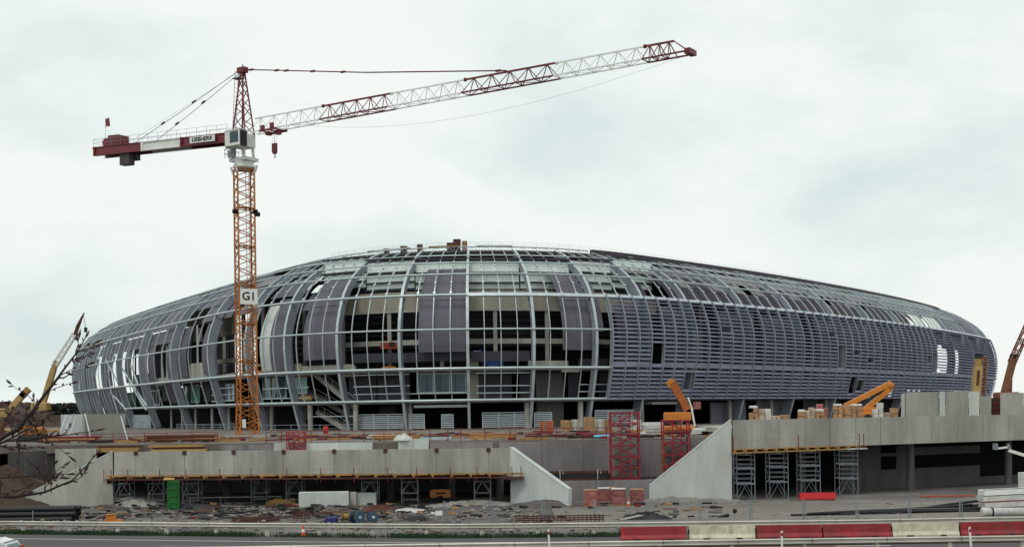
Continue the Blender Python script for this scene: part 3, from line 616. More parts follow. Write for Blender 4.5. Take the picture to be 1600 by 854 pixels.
# levels: portal on the left 2.6-4.7 m, on the right 4.3-6.8 m
p = LP(490, 0); portal = thing('underpass_portal', 'long low concrete underpass with sloping wing walls below the tower crane', 'underpass', p)
jl = [178, 212, 250, 288, 326, 365, 404, 443, 482, 522, 562, 602, 642, 682, 722, 763, 797]
for q, (a, b) in enumerate(zip(jl, jl[1:])):
    mb = MB(); g = .09; qwall(mb, lambda x, z, dy: LP(x, z, dy + (.02 if q % 2 else 0)), a + g * 2, b - g * 2, 2.62, 4.70, .4); mb.build('wall_panel', CONC_DARK if q == 11 and False else CONC, portal, True)
mb = MB(); qwall(mb, LP, 178, 797, 2.64, 4.66, .2, .16); mb.build('joint_backing', CONC_DARK, portal, True)
for a in jl[1:-1:2]: mb = MB(); qwall(mb, LP, a - 3, a + 3, 4.42, 4.76, .16, -.06); mb.build('joint_stain', RUST, portal, True)  # small boxes standing in for dark stains at the joint tops
mb = MB(); mb.prism([LP(178, 4.05, .42), LP(797, 4.05, .42), LP(797, 4.05, 9), LP(178, 4.05, 16)], (0, 0, .4)); mb.build('roof_slab', CONC, portal, True)
mb = MB(); mb.prism([LP(180, 2.62, .5), LP(795, 2.62, .5), LP(795, 2.62, 1.3), LP(180, 2.62, 1.3)], (0, 0, 1.4)); mb.build('edge_beam', CONC, portal, True)
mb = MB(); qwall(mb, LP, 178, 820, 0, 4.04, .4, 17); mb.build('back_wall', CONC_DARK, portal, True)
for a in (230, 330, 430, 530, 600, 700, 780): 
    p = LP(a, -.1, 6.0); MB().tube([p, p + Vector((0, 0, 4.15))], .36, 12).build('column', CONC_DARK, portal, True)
# wing walls: sloping top edge, its light put into a paler strip
def wing(parent, P0, P1, zt0, zt1, th, mat, name='wing_wall'):      # P0 high end, P1 low end (ground points)
    d = (P1 - P0).normalized(); nrm = Vector((-d.y, d.x, 0)); nrm = nrm if nrm.y > 0 else -nrm; up = Vector((0, 0, 1)); z0 = Vector((0, 0, -.3))
    MB().prism([P0 + z0, P1 + z0, P1 + up * zt1, P0 + up * zt0], nrm * th).build(name, mat, parent, True)
    a, b = P0 + up * (zt0 + .003) - nrm * .03, P1 + up * (zt1 + .003) - nrm * .03
    MB().prism([a, b, b + up * .1, a + up * .1], nrm * (th + .06)).build('lit_edge', CONC_PALE, parent, True)
wing(portal, LP(177, 0, -.01), gx(40, 107.0), 4.70, 1.15, .45, CONC)
wing(portal, LP(798, 0, -.01), on(888, 792.5), 4.70, 1.42, .45, CONC_PALE)
# formwork platform hanging from the left portal, with red guard posts
p = LP(490, 2.2); plat = thing('formwork_platform', 'long timber formwork platform with red posts along the left underpass', 'platform', p)
for q in range(22):
    a = 172 + q * 29.4; mb = MB(); qwall(mb, LP, a, a + 28.8, 2.30, 2.36, 1.25, -1.3); mb.build('plank', RUST if q % 3 == 0 else TIMBER_DARK, plat, True)
    mb = MB(); qwall(mb, LP, a + 4, a + 7, 2.37, 2.56, 1.0, -1.2); mb.build('joist', TIMBER, plat, True)
    mb = MB(); qwall(mb, LP, a + 1, a + 28, 2.57, 2.72, .12, -1.1 + random.uniform(-.05, .05)); mb.build('beam', TIMBER if q % 4 else PLY, plat, True)
    mb = MB(); qwall(mb, LP, a + 2, a + 3.5, 2.0, 2.29, 1.2, -1.25); mb.build('bearer', BLACK, plat, True)
for a in (170, 181, 207, 256, 297, 349, 397, 452, 505, 556, 608, 653, 705, 746, 800, 814): 
    b = LP(a, 2.30, -1.33); MB().tube([b - Vector((0, 0, .25)), b + Vector((0, 0, .95))], .035, 5).build('post', SCAF_RED, plat, True)
mb = MB(); mb.tube([LP(a, 3.15, -1.33) for a in (172, 797)], .014, 4); mb.build('rope', SCAF, plat, True)
mb = MB(); mb.beam(LP(172, 2.36, -1.36), LP(818, 2.36, -1.36), .05, .14); mb.build('toe_board', RUST, plat, True)
# right portal: higher, with columns and a wall with openings behind
p = RP(1380, 0); portal2 = thing('road_bridge', 'tall concrete bridge portal on round columns right of the sloping pale wing wall', 'bridge', p)
jr = [1145, 1175, 1216, 1258, 1298, 1337, 1376, 1416, 1456, 1496, 1536, 1577, 1640, 1700, 1760, 1820]
for q, (a, b) in enumerate(zip(jr, jr[1:])): mb = MB(); qwall(mb, lambda x, z, dy: RP(x, z, dy + (.02 if q % 2 else 0)), a + .2, b - .2, 4.30, 6.77, .4); mb.build('wall_panel', CONC, portal2, True)
mb = MB(); qwall(mb, RP, 1145, 1820, 4.32, 6.73, .2, .16); mb.build('joint_backing', CONC_DARK, portal2, True)
mb = MB(); mb.prism([RP(1147, 5.6, .42), RP(1820, 5.6, .42), RP(1820, 5.6, 26), RP(1147, 5.6, 20)], (0, 0, .45)); mb.build('deck_slab', CONC, portal2, True)
mb = MB(); mb.prism([RP(1147, 4.33, .45), RP(1820, 4.33, .45), RP(1820, 4.33, 1.1), RP(1147, 4.33, 1.1)], (0, 0, 1.25)); mb.build('edge_beam', CONC, portal2, True)
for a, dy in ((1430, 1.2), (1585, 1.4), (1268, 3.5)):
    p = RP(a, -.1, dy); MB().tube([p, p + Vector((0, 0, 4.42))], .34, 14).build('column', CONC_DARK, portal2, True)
def RB(px, z, dy=0.0): return RP(px, z, dy + 5.0)
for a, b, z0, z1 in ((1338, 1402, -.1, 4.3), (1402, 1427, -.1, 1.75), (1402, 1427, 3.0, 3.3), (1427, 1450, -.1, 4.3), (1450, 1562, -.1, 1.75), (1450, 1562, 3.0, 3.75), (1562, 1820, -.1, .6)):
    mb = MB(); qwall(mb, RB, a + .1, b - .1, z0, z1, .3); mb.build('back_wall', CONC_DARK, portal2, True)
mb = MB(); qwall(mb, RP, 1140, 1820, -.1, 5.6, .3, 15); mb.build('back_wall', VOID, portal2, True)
wing(portal2, RP(1144, 0, -.01), gx(1015, 104.5), 6.78, 1.35, .5, CONC_PALE)
p = RP(1240, 4.2); plat2 = thing('formwork_platform', 'short timber formwork platform hanging under the right bridge parapet', 'platform', p)
for q in range(13):
    a = 1142 + q * 16; mb = MB(); qwall(mb, RP, a, a + 15.6, 4.02, 4.10, 1.2, -1.25); mb.build('plank', CONC_PALE if q > 10 else TIMBER, plat2, True)
    mb = MB(); qwall(mb, RP, a + 2, a + 5, 4.11, 4.29, .9, -1.15); mb.build('joist', TIMBER, plat2, True)
    mb = MB(); qwall(mb, RP, a + 1, a + 15, 4.30, 4.40, .15, -1.1); mb.build('beam', PLY if q % 2 else TIMBER, plat2, True)
for a in (1142, 1243, 1337, 1344): b = RP(a, 4.1, -1.2); MB().tube([b - Vector((0, 0, .1)), b + Vector((0, 0, 1.3))], .04, 5).build('post', SCAF_RED, plat2, True)
MB().tube([RP(1142, 5.1, -1.2), RP(1344, 5.1, -1.2)], .014, 4).build('rope', SCAF, plat2, True)
# middle: upper retaining wall, shelf and lower wall between the two portals
def fwall(name, label, p0, D0, p1, D1, z0, z1, th, mat, joints, mat2=None):
    t = thing(name, label, 'wall', gx((p0 + p1) / 2, (D0 + D1) / 2, z0)); P = lambda px, z, dy=0.0: (lambda v: Vector((v.x, v.y + dy, v.z)))(gx(px, lineD(p0, D0, p1, D1, px), z))
    jj = [p0] + joints + [p1]
    for a, b in zip(jj, jj[1:]): mb = MB(); qwall(mb, P, a + .15, b - .15, z0, z1, th, random.uniform(0, .03)); mb.build('wall_panel', mat, t, True)
    mb = MB(); qwall(mb, P, p0, p1, z0, z1 - .05, th * .5, th * .4); mb.build('joint_backing', CONC_DARK, t, True); return t
CONC_MID = M('concrete_mid', (0.235, 0.225, 0.225), .88, 0, .18, .5, .1, (1, 1, .25), (0.12, 0.112, 0.112), .75, .08, .1, .3, .35)
fwall('retaining_wall', 'dark stained retaining wall behind the red scaffold towers', 780, 111.6, 1148, 112.2, 1.7, 5.0, .5, CONC_MID, [846, 912, 980, 1044, 1100])
fwall('retaining_wall', 'low concrete wall behind the red wrapped pallets', 872, 107.2, 1040, 107.2, -.2, 1.72, .45, CONC_MID, [930, 985])
mb = MB(); mb.prism([gx(872, 107.66, 1.2), gx(1042, 107.66, 1.2), gx(1042, 111.9, 1.2), gx(872, 111.9, 1.2)], (0, 0, .42)); o = struct(mb.build('terrace', DIRT))
mb = MB(); mb.prism([gx(800, 106.5, 1.1), gx(880, 107.6, 1.1), gx(880, 111.9, 1.1), gx(800, 111.9, 1.1)], (0, 0, .4)); struct(mb.build('terrace', DIRT))
# ================================================================== TOWER CRANE
cb = on(387, 684.5, ZP); crane = thing('tower_crane', 'red and white tower crane on an orange lattice mast in front of the stadium', 'tower crane', cb)
CR = lambda mb, name, mat, par=None: mb.build(name, mat, par or crane, True)
def CS(par, mb, name, mat): o = mb.build(name, mat); o.data.transform(crane.matrix_basis.inverted()); o.parent = par; return o
A25 = math.radians(25); ex = Vector((math.cos(A25), math.sin(A25), 0)); ey = Vector((-math.sin(A25), math.cos(A25), 0)); ZV = Vector((0, 0, 1))
def mp_(a, b, z): return cb + ex * a + ey * b + ZV * (z - ZP)
ZT = 35.2; NS = 7; hs = (ZT - ZP) / NS; cor = [(-1, -1), (1, -1), (1, 1), (-1, 1)]
for q in range(NS):
    z0, z1 = ZP + q * hs, ZP + (q + 1) * hs; mb = MB(); h = .93; h0 = 1.08 if q == 0 else h
    for a, b in cor: mb.beam(mp_(a * h0, b * h0, z0), mp_(a * h, b * h, z1), .17)
    ms = CR(mb, 'mast_section', YELLOW_ORANGE)
    for c in range(4):
        a, b = cor[c], cor[(c + 1) % 4]; mb = MB()
        for j in range(3):
            za, zm, zb = z0 + hs * j / 3, z0 + hs * (j + .5) / 3, z0 + hs * (j + 1) / 3; ka = h0 + (h - h0) * j / 3
            mb.beam(mp_(a[0] * ka, a[1] * ka, za), mp_(b[0] * h, b[1] * h, zm), .085); mb.beam(mp_(b[0] * h, b[1] * h, zm), mp_(a[0] * h, a[1] * h, zb), .085)
        mb.beam(mp_(a[0] * h, a[1] * h, z1 - .1), mp_(b[0] * h, b[1] * h, z1 - .1), .11); CS(ms, mb, 'bracing', YELLOW_ORANGE)
    if q: CS(ms, MB().add([mp_(-.88, -.2, z0 + .02), mp_(.88, -.2, z0 + .02), mp_(.88, .88, z0 + .02), mp_(-.88, .88, z0 + .02), mp_(-.88, -.2, z0 + .07), mp_(.88, -.2, z0 + .07), mp_(.88, .88, z0 + .07), mp_(-.88, .88, z0 + .07)], [(3, 2, 1, 0), (4, 5, 6, 7), (0, 1, 5, 4), (1, 2, 6, 5), (2, 3, 7, 6), (3, 0, 4, 7)]), 'landing', RUST)
    mb = MB()
    for sx in (.25, .6): mb.beam(mp_(sx, .3, z0), mp_(sx, .3, z1), .05)
    for j in range(14): z = z0 + hs * (j + .5) / 14; mb.beam(mp_(.25, .3, z), mp_(.6, .3, z), .035)
    CS(ms, mb, 'ladder', YELLOW_ORANGE)
CR(MB().box(cb + Vector((0, 0, .18)), (4.2, 4.2, .36), A25), 'foundation', CONC)
# boards and lamps on the mast
zs = at(390.5, 465, 140).z; bp = mp_(.12, -1.03, zs)
bd = CR(MB().box(bp, (1.95, .05, 1.72), A25), 'sign_board', WHITE); bd['label'] = 'white board lettered G1'
RT = Matrix(((ex.x, 0, ey.x * -1, 0), (ex.y, 0, -ey.y, 0), (0, 1, 0, 0), (0, 0, 0, 1)))
text_mesh('G1', 1.25, SIGNINK, 'lettering', bd, Matrix.Translation(bp - ey * .035 - cb) @ RT, .006, .03)
CR(MB().box(mp_(-.62, -1.03, at(372, 661, 140).z), (.42, .05, .95), A25), 'notice_board', WHITE)
for sx, pz in ((-1.25, 30.2), (1.25, 30.0), (1.0, 30.3)):
    p = mp_(sx, -.95, pz); CR(MB().beam(mp_(sx * .7, -.9, pz), p, .06).box(p + Vector((0, -.1, .05)), (.55, .3, .42), A25, .5), 'floodlight', BLACK)
# slewing gear, machine deck, cab
CR(MB().lathe([(1.0, 35.15), (1.25, 35.3), (1.25, 35.55), (1.1, 35.7), (1.1, 36.0)], (cb.x, cb.y, 0), 12, 'Z', False), 'slewing_ring', WHITE)
for a, b in cor: CR(MB().beam(mp_(a * .98, b * .98, 34.7), mp_(a * 1.2, b * 1.2, 35.5), .2, .2), 'ring_bracket', WHITE)
psi = math.atan2(30.6, 46.5); J = Vector((math.cos(psi), -math.sin(psi), 0)); S = Vector((math.sin(psi), math.cos(psi), 0))
def jp(t, s, z): return Vector((cb.x, cb.y, 0)) + J * t + S * s + ZV * z
def jbox(mb, t0, t1, s0, s1, z0, z1): return mb.hexa([jp(t0, s0, z0), jp(t1, s0, z0), jp(t1, s1, z0), jp(t0, s1, z0), jp(t0, s0, z1), jp(t1, s0, z1), jp(t1, s1, z1), jp(t0, s1, z1)])
mb = MB(); jbox(mb, -1.3, 1.3, -1.0, 1.0, 36.0, 36.35)
for t in (-.8, .8):
    for s in (-.75, .75): mb.beam(jp(t, s, 36.3), jp(t * .9, s * .9, 37.6), .3)
jbox(mb, -.95, .95, -.9, .9, 37.55, 39.0); CR(mb, 'slewing_platform', WHITE)
mb = MB()
for q in range(5): mb.tube([jp(-1.5, -1.4 + q * .7, 36.3), jp(-1.5, -1.4 + q * .7, 37.3)], .03, 4)
for z in (36.8, 37.3): mb.tube([jp(1.6, -1.5, z), jp(-1.5, -1.5, z), jp(-1.5, 1.5, z)], .025, 4)
CR(mb, 'platform_railing', SCAF)
cab = CR(jbox(MB(), -.75, 1.55, -2.1, -1.0, 37.25, 39.1), 'cab', WHITE)
CS(cab, jbox(MB(), .05, 1.3, -2.14, -2.09, 37.75, 38.95), 'window', GLASS); CS(cab, jbox(MB(), 1.54, 1.6, -2.05, -1.05, 37.3, 39.0), 'window', BLACK); CS(cab, jbox(MB(), -.8, 1.7, -2.16, -.95, 39.1, 39.16), 'cab_roof', WHITE); CS(cab, jbox(MB(), -.7, 1.5, -2.12, -2.08, 37.28, 37.4), 'sill', BLACK)
CR(jbox(MB(), -1.15, -.2, -1.35, -.95, 36.4, 37.2), 'switch_cabinet', SCAF)
# tower head
ZA = 46.66; th_ = MB(); tb = [(-.95, -.75), (.95, -.75), (.95, .75), (-.95, .75)]
for a, b in tb: th_.beam(jp(a, b, 38.95), jp(a * .12, b * .25, ZA - .5), .15)
head = CR(th_, 'tower_head', RED); mb = MB()
for c in range(4):
    a, b = tb[c], tb[(c + 1) % 4]
    for j in range(7):
        f0, f1 = j / 7, (j + 1) / 7; w = lambda P, f: jp(P[0] * (1 - .88 * f), P[1] * (1 - .75 * f), 38.95 + (ZA - .5 - 38.95) * f)
        mb.beam(w(a if j % 2 else b, f0), w(b if j % 2 else a, f1), .07)
CS(head, mb, 'bracing', RED); CS(head, jbox(MB(), -.55, .55, -.35, .35, ZA - .75, ZA - .15), 'head_block', RED); CS(head, MB().tube([jp(0, 0, ZA - .2), jp(0, 0, ZA + .25)], .05, 6), 'aerial', BLACK)
mb = MB(); 
for s in (-.25, .25): mb.tube([jp(-1.45, s, 39.3), jp(-.9, s, 46.2)], .03, 4)
for j in range(16): f = j / 15; mb.tube([jp(-1.45 + .55 * f, -.25, 39.3 + 6.9 * f), jp(-1.45 + .55 * f, .25, 39.3 + 6.9 * f)], .02, 3)
jbox(mb, -1.2, -.1, -.5, .5, 45.35, 45.42); CS(head, mb, 'ladder', SCAF)
# jib: triangular lattice in red and white sections
ZB = 38.95
def tpx(px):
    lo, hi = 0., 75.
    for _ in range(40):
        m = (lo + hi) / 2
        if px_of(jp(m, 0, ZB + .7))[0] < px: lo = m
        else: hi = m
    return (lo + hi) / 2
bounds = [tpx(p) for p in (397, 505, 612, 727, 870, 1008)] + [tpx(1079)]; TT = bounds[-1]
def jh(t): return 1.62 - .36 * t / TT
cols_ = [WHITE, RED, WHITE, RED, WHITE, RED]
for q in range(6):
    t0, t1 = bounds[q], bounds[q + 1]; mt = cols_[q]; mb = MB(); w = .68; tb_ = t1 - (1.6 if q == 5 else 0)
    ch = .13 if mt is RED else .1; dg = .07 if mt is RED else .055
    for s in (-w, w): mb.beam(jp(t0, s, ZB), jp(t1, s, ZB), ch)
    mb.beam(jp(t0 + (0 if q else .1), 0, ZB + jh(t0)), jp(tb_, 0, ZB + jh(tb_)), ch * 1.25)
    sec = CR(mb, 'jib_section', mt); sec['label'] = 'red jib section' if mt is RED else 'white jib section'
    n = max(3, round((t1 - t0) / 2.0)); mb = MB()
    for j in range(n):
        a, b = t0 + (tb_ - t0) * j / n, t0 + (tb_ - t0) * (j + 1) / n; m_ = (a + b) / 2
        for s in (-w, w):
            mb.beam(jp(a, s, ZB), jp(m_, 0, ZB + jh(m_)), dg); mb.beam(jp(m_, 0, ZB + jh(m_)), jp(b, s, ZB), dg)
        mb.beam(jp(a, -w, ZB), jp(a, w, ZB), dg); mb.beam(jp(a, -w if j % 2 else w, ZB), jp(b, w if j % 2 else -w, ZB), dg * .8)
    if q == 5: mb.beam(jp(tb_, 0, ZB + jh(tb_)), jp(t1, -w, ZB), dg); mb.beam(jp(tb_, 0, ZB + jh(tb_)), jp(t1, w, ZB), dg); mb.beam(jp(t1, -w, ZB), jp(t1, w, ZB), .2, .35)
    CS(sec, mb, 'lacing', mt)
    if q: CS(sec, MB().lathe([(.05, -.18), (.16, -.15), (.16, .15), (.05, .18)], (0, 0, 0), 8).box((0, 0, 0), (.2, .2, .2)), 'joint', mt).data.transform(Matrix.Translation(jp(t0, 0, ZB + jh(t0)) - cb) @ Matrix.Translation(cb))
CR(jbox(MB(), TT - .3, TT + .25, -.7, .7, ZB - .2, ZB + .25), 'tip_pulley_frame', RED)
# tie bars
tj = tpx(793); mb = MB()
a, b = jp(.3, 0, ZA - .42), jp(tj, 0, ZB + jh(tj) + .12)
for s in (-.12, .12): mb.tube([a + S * s, a.lerp(b, .5) + S * s - ZV * .25, b + S * s], .04, 6)
tie = CR(mb, 'tie_bar', RED)
for f in (.03, .14, .18, .29, .41, .97): p = a.lerp(b, f) - ZV * (1 - abs(2 * f - 1)) * .25; CS(tie, MB().beam(p - J * .3, p + J * .3, .3, .15), 'coupling', RED)
# counter-jib
LC = 24.4
def cz(t): return 38.75 + .055 * t
def cj(t, s, z): return jp(-t, s, z)
def cbox(mb, t0, t1, s0, s1, a, b): return mb.hexa([cj(t1, s0, cz(t1) + a), cj(t0, s0, cz(t0) + a), cj(t0, s1, cz(t0) + a), cj(t1, s1, cz(t1) + a), cj(t1, s0, cz(t1) + b), cj(t0, s0, cz(t0) + b), cj(t0, s1, cz(t0) + b), cj(t1, s1, cz(t1) + b)])
def tpc(px):
    lo, hi = 0., 30.
    for _ in range(40):
        m = (lo + hi) / 2
        if px_of(cj(m, -.8, cz(m)))[0] > px: lo = m
        else: hi = m
    return (lo + hi) / 2
for t0, t1, mt in ((.9, tpc(284), RED), (tpc(284), tpc(223), WHITE), (tpc(223), LC, RED)):
    mb = MB()
    for s in (-.85, .7): cbox(mb, t0, t1, s, s + .15, -.48, .42); cbox(mb, t0, t1, s - .12, s + .27, .42, .5); cbox(mb, t0, t1, s - .12, s + .27, -.56, -.48)
    n = 4
    for j in range(n + 1): t = t0 + .1 + (t1 - t0 - .2) * j / n; cbox(mb, t - .06, t + .06, -.7, .7, -.3, .2)
    sc = CR(mb, 'counter_jib_section', mt); CS(sc, cbox(MB(), t0, t1, -.65, .68, .2, .28), 'walkway', SCAF)
    CS(sc, cbox(MB(), t1 - .15, t1 + .15, -.98, -.86, -.6, .55), 'joint_plate', mt)
mb = MB()
for s in (-1.0, 1.0):
    tt = frange(1.5, LC, 14)
    for z in (.95, 1.4): mb.tube([cj(t, s, cz(t) + z) for t in tt], .02, 3)
    for t in tt: mb.tube([cj(t, s, cz(t) + .45), cj(t, s, cz(t) + 1.4)], .022, 3)
for z in (.95, 1.4): mb.tube([cj(LC, -1, cz(LC) + z), cj(LC, 1, cz(LC) + z)], .02, 3)
CR(mb, 'counter_jib_railing', SCAF)
t0, t1 = tpc(339), tpc(300); nb = CR(cbox(MB(), t0, t1, -1.16, -1.1, -.36, .36), 'name_board', WHITE)
tm = (t0 + t1) / 2; RJ = Matrix(((J.x, 0, -S.x, 0), (J.y, 0, -S.y, 0), (0, 1, 0, 0), (0, 0, 0, 1)))
text_mesh('LIEBHERR', .64, SIGNINK, 'lettering', nb, Matrix.Translation(cj(tm, -1.175, cz(tm)) - cb) @ RJ @ Matrix.Rotation(-.055, 4, 'Z') @ Matrix.Diagonal((t_ if (t_ := abs(t1 - t0) / 3.3) else 1, 1, 1, 1)), .006, .02)
t = tpc(192)
for k, (dt, s0, s1, z0) in enumerate(((-.55, -.7, .1, -1.95), (.35, -.7, .1, -1.95), (-.9, .15, .7, -1.3), (0, .15, .7, -1.3))): CR(cbox(MB(), t + dt - .42, t + dt + .42, s0, s1, z0, .1), 'counterweight', CONC_DARK)
tw = tpc(172); wn = CR(cbox(MB(), tw - 1.5, tw + .4, -.8, .8, .5, 1.75), 'winch_housing', RED)
dr = MB().lathe([(.55, -.75), (.55, .75)], (0, 0, 0), 14, 'Z'); dr.v = [tuple(cj(tw + .9, 0, cz(tw) + 1.0) + S * v[2] + J * v[0] + ZV * v[1]) for v in dr.v]; CS(wn, dr, 'winch_drum', RED)
CR(cbox(MB(), LC - .2, LC + .4, -.9, .9, .3, .4), 'end_platform', RED)
mb = MB()
for s, px in ((-.5, 208), (.5, 226)):
    a, b = jp(-.3, s * .4, ZA - .45), cj(tpc(px), s, cz(tpc(px)) + .6); mb.tube([a, a.lerp(b, .5) - ZV * .12, b], .035, 4)
    for f in (.42, .72): p = a.lerp(b, f); d = (b - a).normalized(); mb.beam(p - d * .3, p + d * .3, .16)
a, b = jp(-.3, .1, ZA - .4), cj(tpc(190), .2, cz(20) + .8); mb.tube([a, b], .014, 3)
CR(mb, 'guy_rope', BLACK)
fp = cj(tpc(163), -.6, cz(24) + .5); fl = MB().tube([fp, fp + ZV * 3.4], .03, 5); flag = CR(fl, 'flag_pole', WHITE)
O_ = [[fp + ZV * (3.3 - r * .5) + J * (c * .2) + S * (.07 * math.sin(c * 1.3 + r)) for c in range(5)] for r in range(3)]; CS(flag, MB().grid(O_, [[p + S * .02 for p in r] for r in O_]), 'flag', RED)
# trolley, hook, travelling rope
t0 = tpc_t = None; t0, t1 = tpx(414), tpx(440)
mb = MB()
for s in (-.85, .85): mb.beam(jp(t0, s, ZB - .12), jp(t1, s, ZB - .12), .14, .2)
for t in (t0 + .2, (t0 + t1) / 2, t1 - .2): mb.beam(jp(t, -.85, ZB - .12), jp(t, .85, ZB - .12), .12)
jbox(mb, t0 + .3, t0 + .8, -.3, .3, ZB - .5, ZB - .15); jbox(mb, t1 - .8, t1 - .3, -.3, .3, ZB - .6, ZB - .15); jbox(mb, t0 + .2, t0 + .7, -.95, -.75, ZB, ZB + .45); jbox(mb, t1 - .9, t1 - .4, -.95, -.75, ZB, ZB + .55); CR(mb, 'trolley', RED)
th2 = tpx(428.5); zh = at(428, 228, 138).z; mb = MB()
for s in (-.16, .16):
    for dt in (-.18, .18): mb.tube([jp(th2 + dt, s, ZB - .5), jp(th2 + dt, s, zh)], .014, 3)
CR(mb, 'hoist_rope', BLACK)
hk = CR(MB().prism([jp(th2 - .3, -.14, zh), jp(th2 + .3, -.14, zh), jp(th2 + .3, -.14, zh - .9), jp(th2 + .15, -.14, zh - 1.15), jp(th2 - .15, -.14, zh - 1.15), jp(th2 - .3, -.14, zh - .9)], S * .28), 'hook_block', RED)
hp = [jp(th2 + x, 0, zh - 1.15 - y) for x, y in ((0, 0), (0, .12), (.1, .2), (.1, .33), (0, .4), (-.1, .33), (-.1, .26))]; CS(hk, MB().tube(hp, .045, 6), 'hook', BLACK)
ta = tpx(480); CR(MB().tube([jp(ta + (TT - .4 - ta) * f, 0, ZB - .2 - 2.0 * (4 * f * (1 - f)) ** 1.0 * (1.15 - .3 * f)) for f in frange(0, 1, 24)], .012, 3), 'trolley_rope', SCAF)
# ================================================================== SCAFFOLDS AND SHORING
def scaffold(name, label, px0, px1, ytop, D, zb, depth, lift, mat, cat='scaffold', diag=True, group=None, rungs=False, stair=False, rr=1.0, mid=False):
    pm = (px0 + px1) / 2; c = gx(pm, D, zb); w = (px1 - px0) * D / F; zt = at(pm, ytop, D).z; H = zt - zb; t = thing(name, label, cat, c, 0.0, group)
    def P(a, b, z): return Vector((a * w / 2, b * depth, z))
    for a in (-1, 1):
        for b in (0, 1): MB().tube([P(a, b, 0), P(a, b, H)], .045 * rr, 6).build('standard', mat, t)
    if mid:
        for a in (-.3, .35): MB().tube([P(a, 0, 0), P(a, 0, H)], .04 * rr, 6).build('standard', mat, t)
    n = max(1, round(H / lift))
    for j in range(n + 1):
        z = .12 + (H - .2) * j / n; mb = MB()
        for b in (0, 1): mb.tube([P(-1, b, z), P(1, b, z)], .035 * rr, 5)
        for a in (-1, 1): mb.tube([P(a, 0, z), P(a, 1, z)], .035, 5)
        mb.build('ledger', mat, t)
        if j < n and diag:
            z1 = .12 + (H - .2) * (j + 1) / n; mb = MB()
            for b in (0, 1): mb.tube([P(-1 if (j + b) % 2 else 1, b, z), P(1 if (j + b) % 2 else -1, b, z1)], .03 * rr, 5)
            for a in (-1, 1): mb.tube([P(a, j % 2, z), P(a, 1 - j % 2, z1)], .028, 5)
            mb.build('diagonal', mat, t)
        if j and j < n and stair: MB().box((0, depth / 2, z + .05), (w - .1, depth - .1, .05)).build('deck_board', RUST, t)
        if j < n and stair:
            mb = MB(); z1 = .12 + (H - .2) * (j + 1) / n
            for a in (-.5, -.2): mb.beam(P(a if j % 2 else -a, .2, z), P(-a if j % 2 else a, .2, z1), .05)
            mb.build('stair', mat, t)
    if rungs:
        mb = MB(); k = int(H / .42)
        for j in range(3, k): mb.tube([P(-1, 0, j * .42), P(1, 0, j * .42)], .03, 5)
        mb.build('rungs', mat, t)
        mb = MB(); mb.tube([P(-.9, -.02, .05), P(0, -.02, 1.35), P(.9, -.02, .05)], .04, 5); mb.build('base_brace', mat, t)
    return t
scaffold('scaffold_tower', 'tall red scaffold stair tower standing before the dark retaining wall', 956, 1000, 643, 108.6, 1.62, 1.6, 1.05, TOWER_RED, stair=True, rr=1.35, mid=True)
scaffold('scaffold_tower', 'red scaffold stair tower below the orange crane boom next to pale wing wall', 1038, 1078, 655, 109.4, 1.62, 1.6, 1.0, TOWER_RED, stair=True, rr=1.35, mid=True)
scaffold('scaffold_tower', 'short red scaffold frame rising behind the left underpass parapet', 448, 475, 673, 111.5, 4.45, 1.2, .6, TOWER_RED, stair=True, rr=1.1, mid=True)
nm_ = ['leftmost grey shoring frame under the left underpass beside its wing wall', 'grey shoring frame just left of the green steel panel', 'grey shoring frame just right of the green steel panel', 'grey shoring frame halfway between green panel and concrete blocks', 'grey shoring frame left of the precast concrete blocks', 'grey shoring frame right behind the precast concrete blocks', 'grey shoring frame left of the orange compressor', 'rightmost grey shoring frame under the left underpass']
for q, px in enumerate((191, 244, 298, 405, 460, 578, 640, 754)):
    D = LP(px, 0).y + (.6, 1.2, .8, 2.2, 1.5, .8, 1.0, .6)[q]; c = gx(px, D, -.08); t = thing('shoring_trestle', nm_[q], 'shoring frame', c, 0, 'shoring frames under the left underpass'); w = .68; H = 2.66
    for b in (0, 1.4):
        for a in (-w, w): MB().tube([(a, b, 0), (a, b, H)], .035, 5).build('leg', SCAF, t)
        mb = MB()
        for z in (.45, 1.0, 1.95): mb.tube([(-w, b, z), (w, b, z)], .03, 5)
        mb.tube([(-w, b, 1.0), (0, b, 1.95), (w, b, 1.0)], .03, 5); mb.build('brace', SCAF, t)
    MB().tube([(-w, 0, .5), (-w, 1.4, 1.8)], .025, 5).build('cross_brace', SCAF, t); MB().tube([(w, 0, 1.8), (w, 1.4, .5)], .025, 5).build('cross_brace', SCAF, t)
    MB().box((0, .7, H + .04), (1.9, .16, .16)).build('head_beam', TIMBER, t)
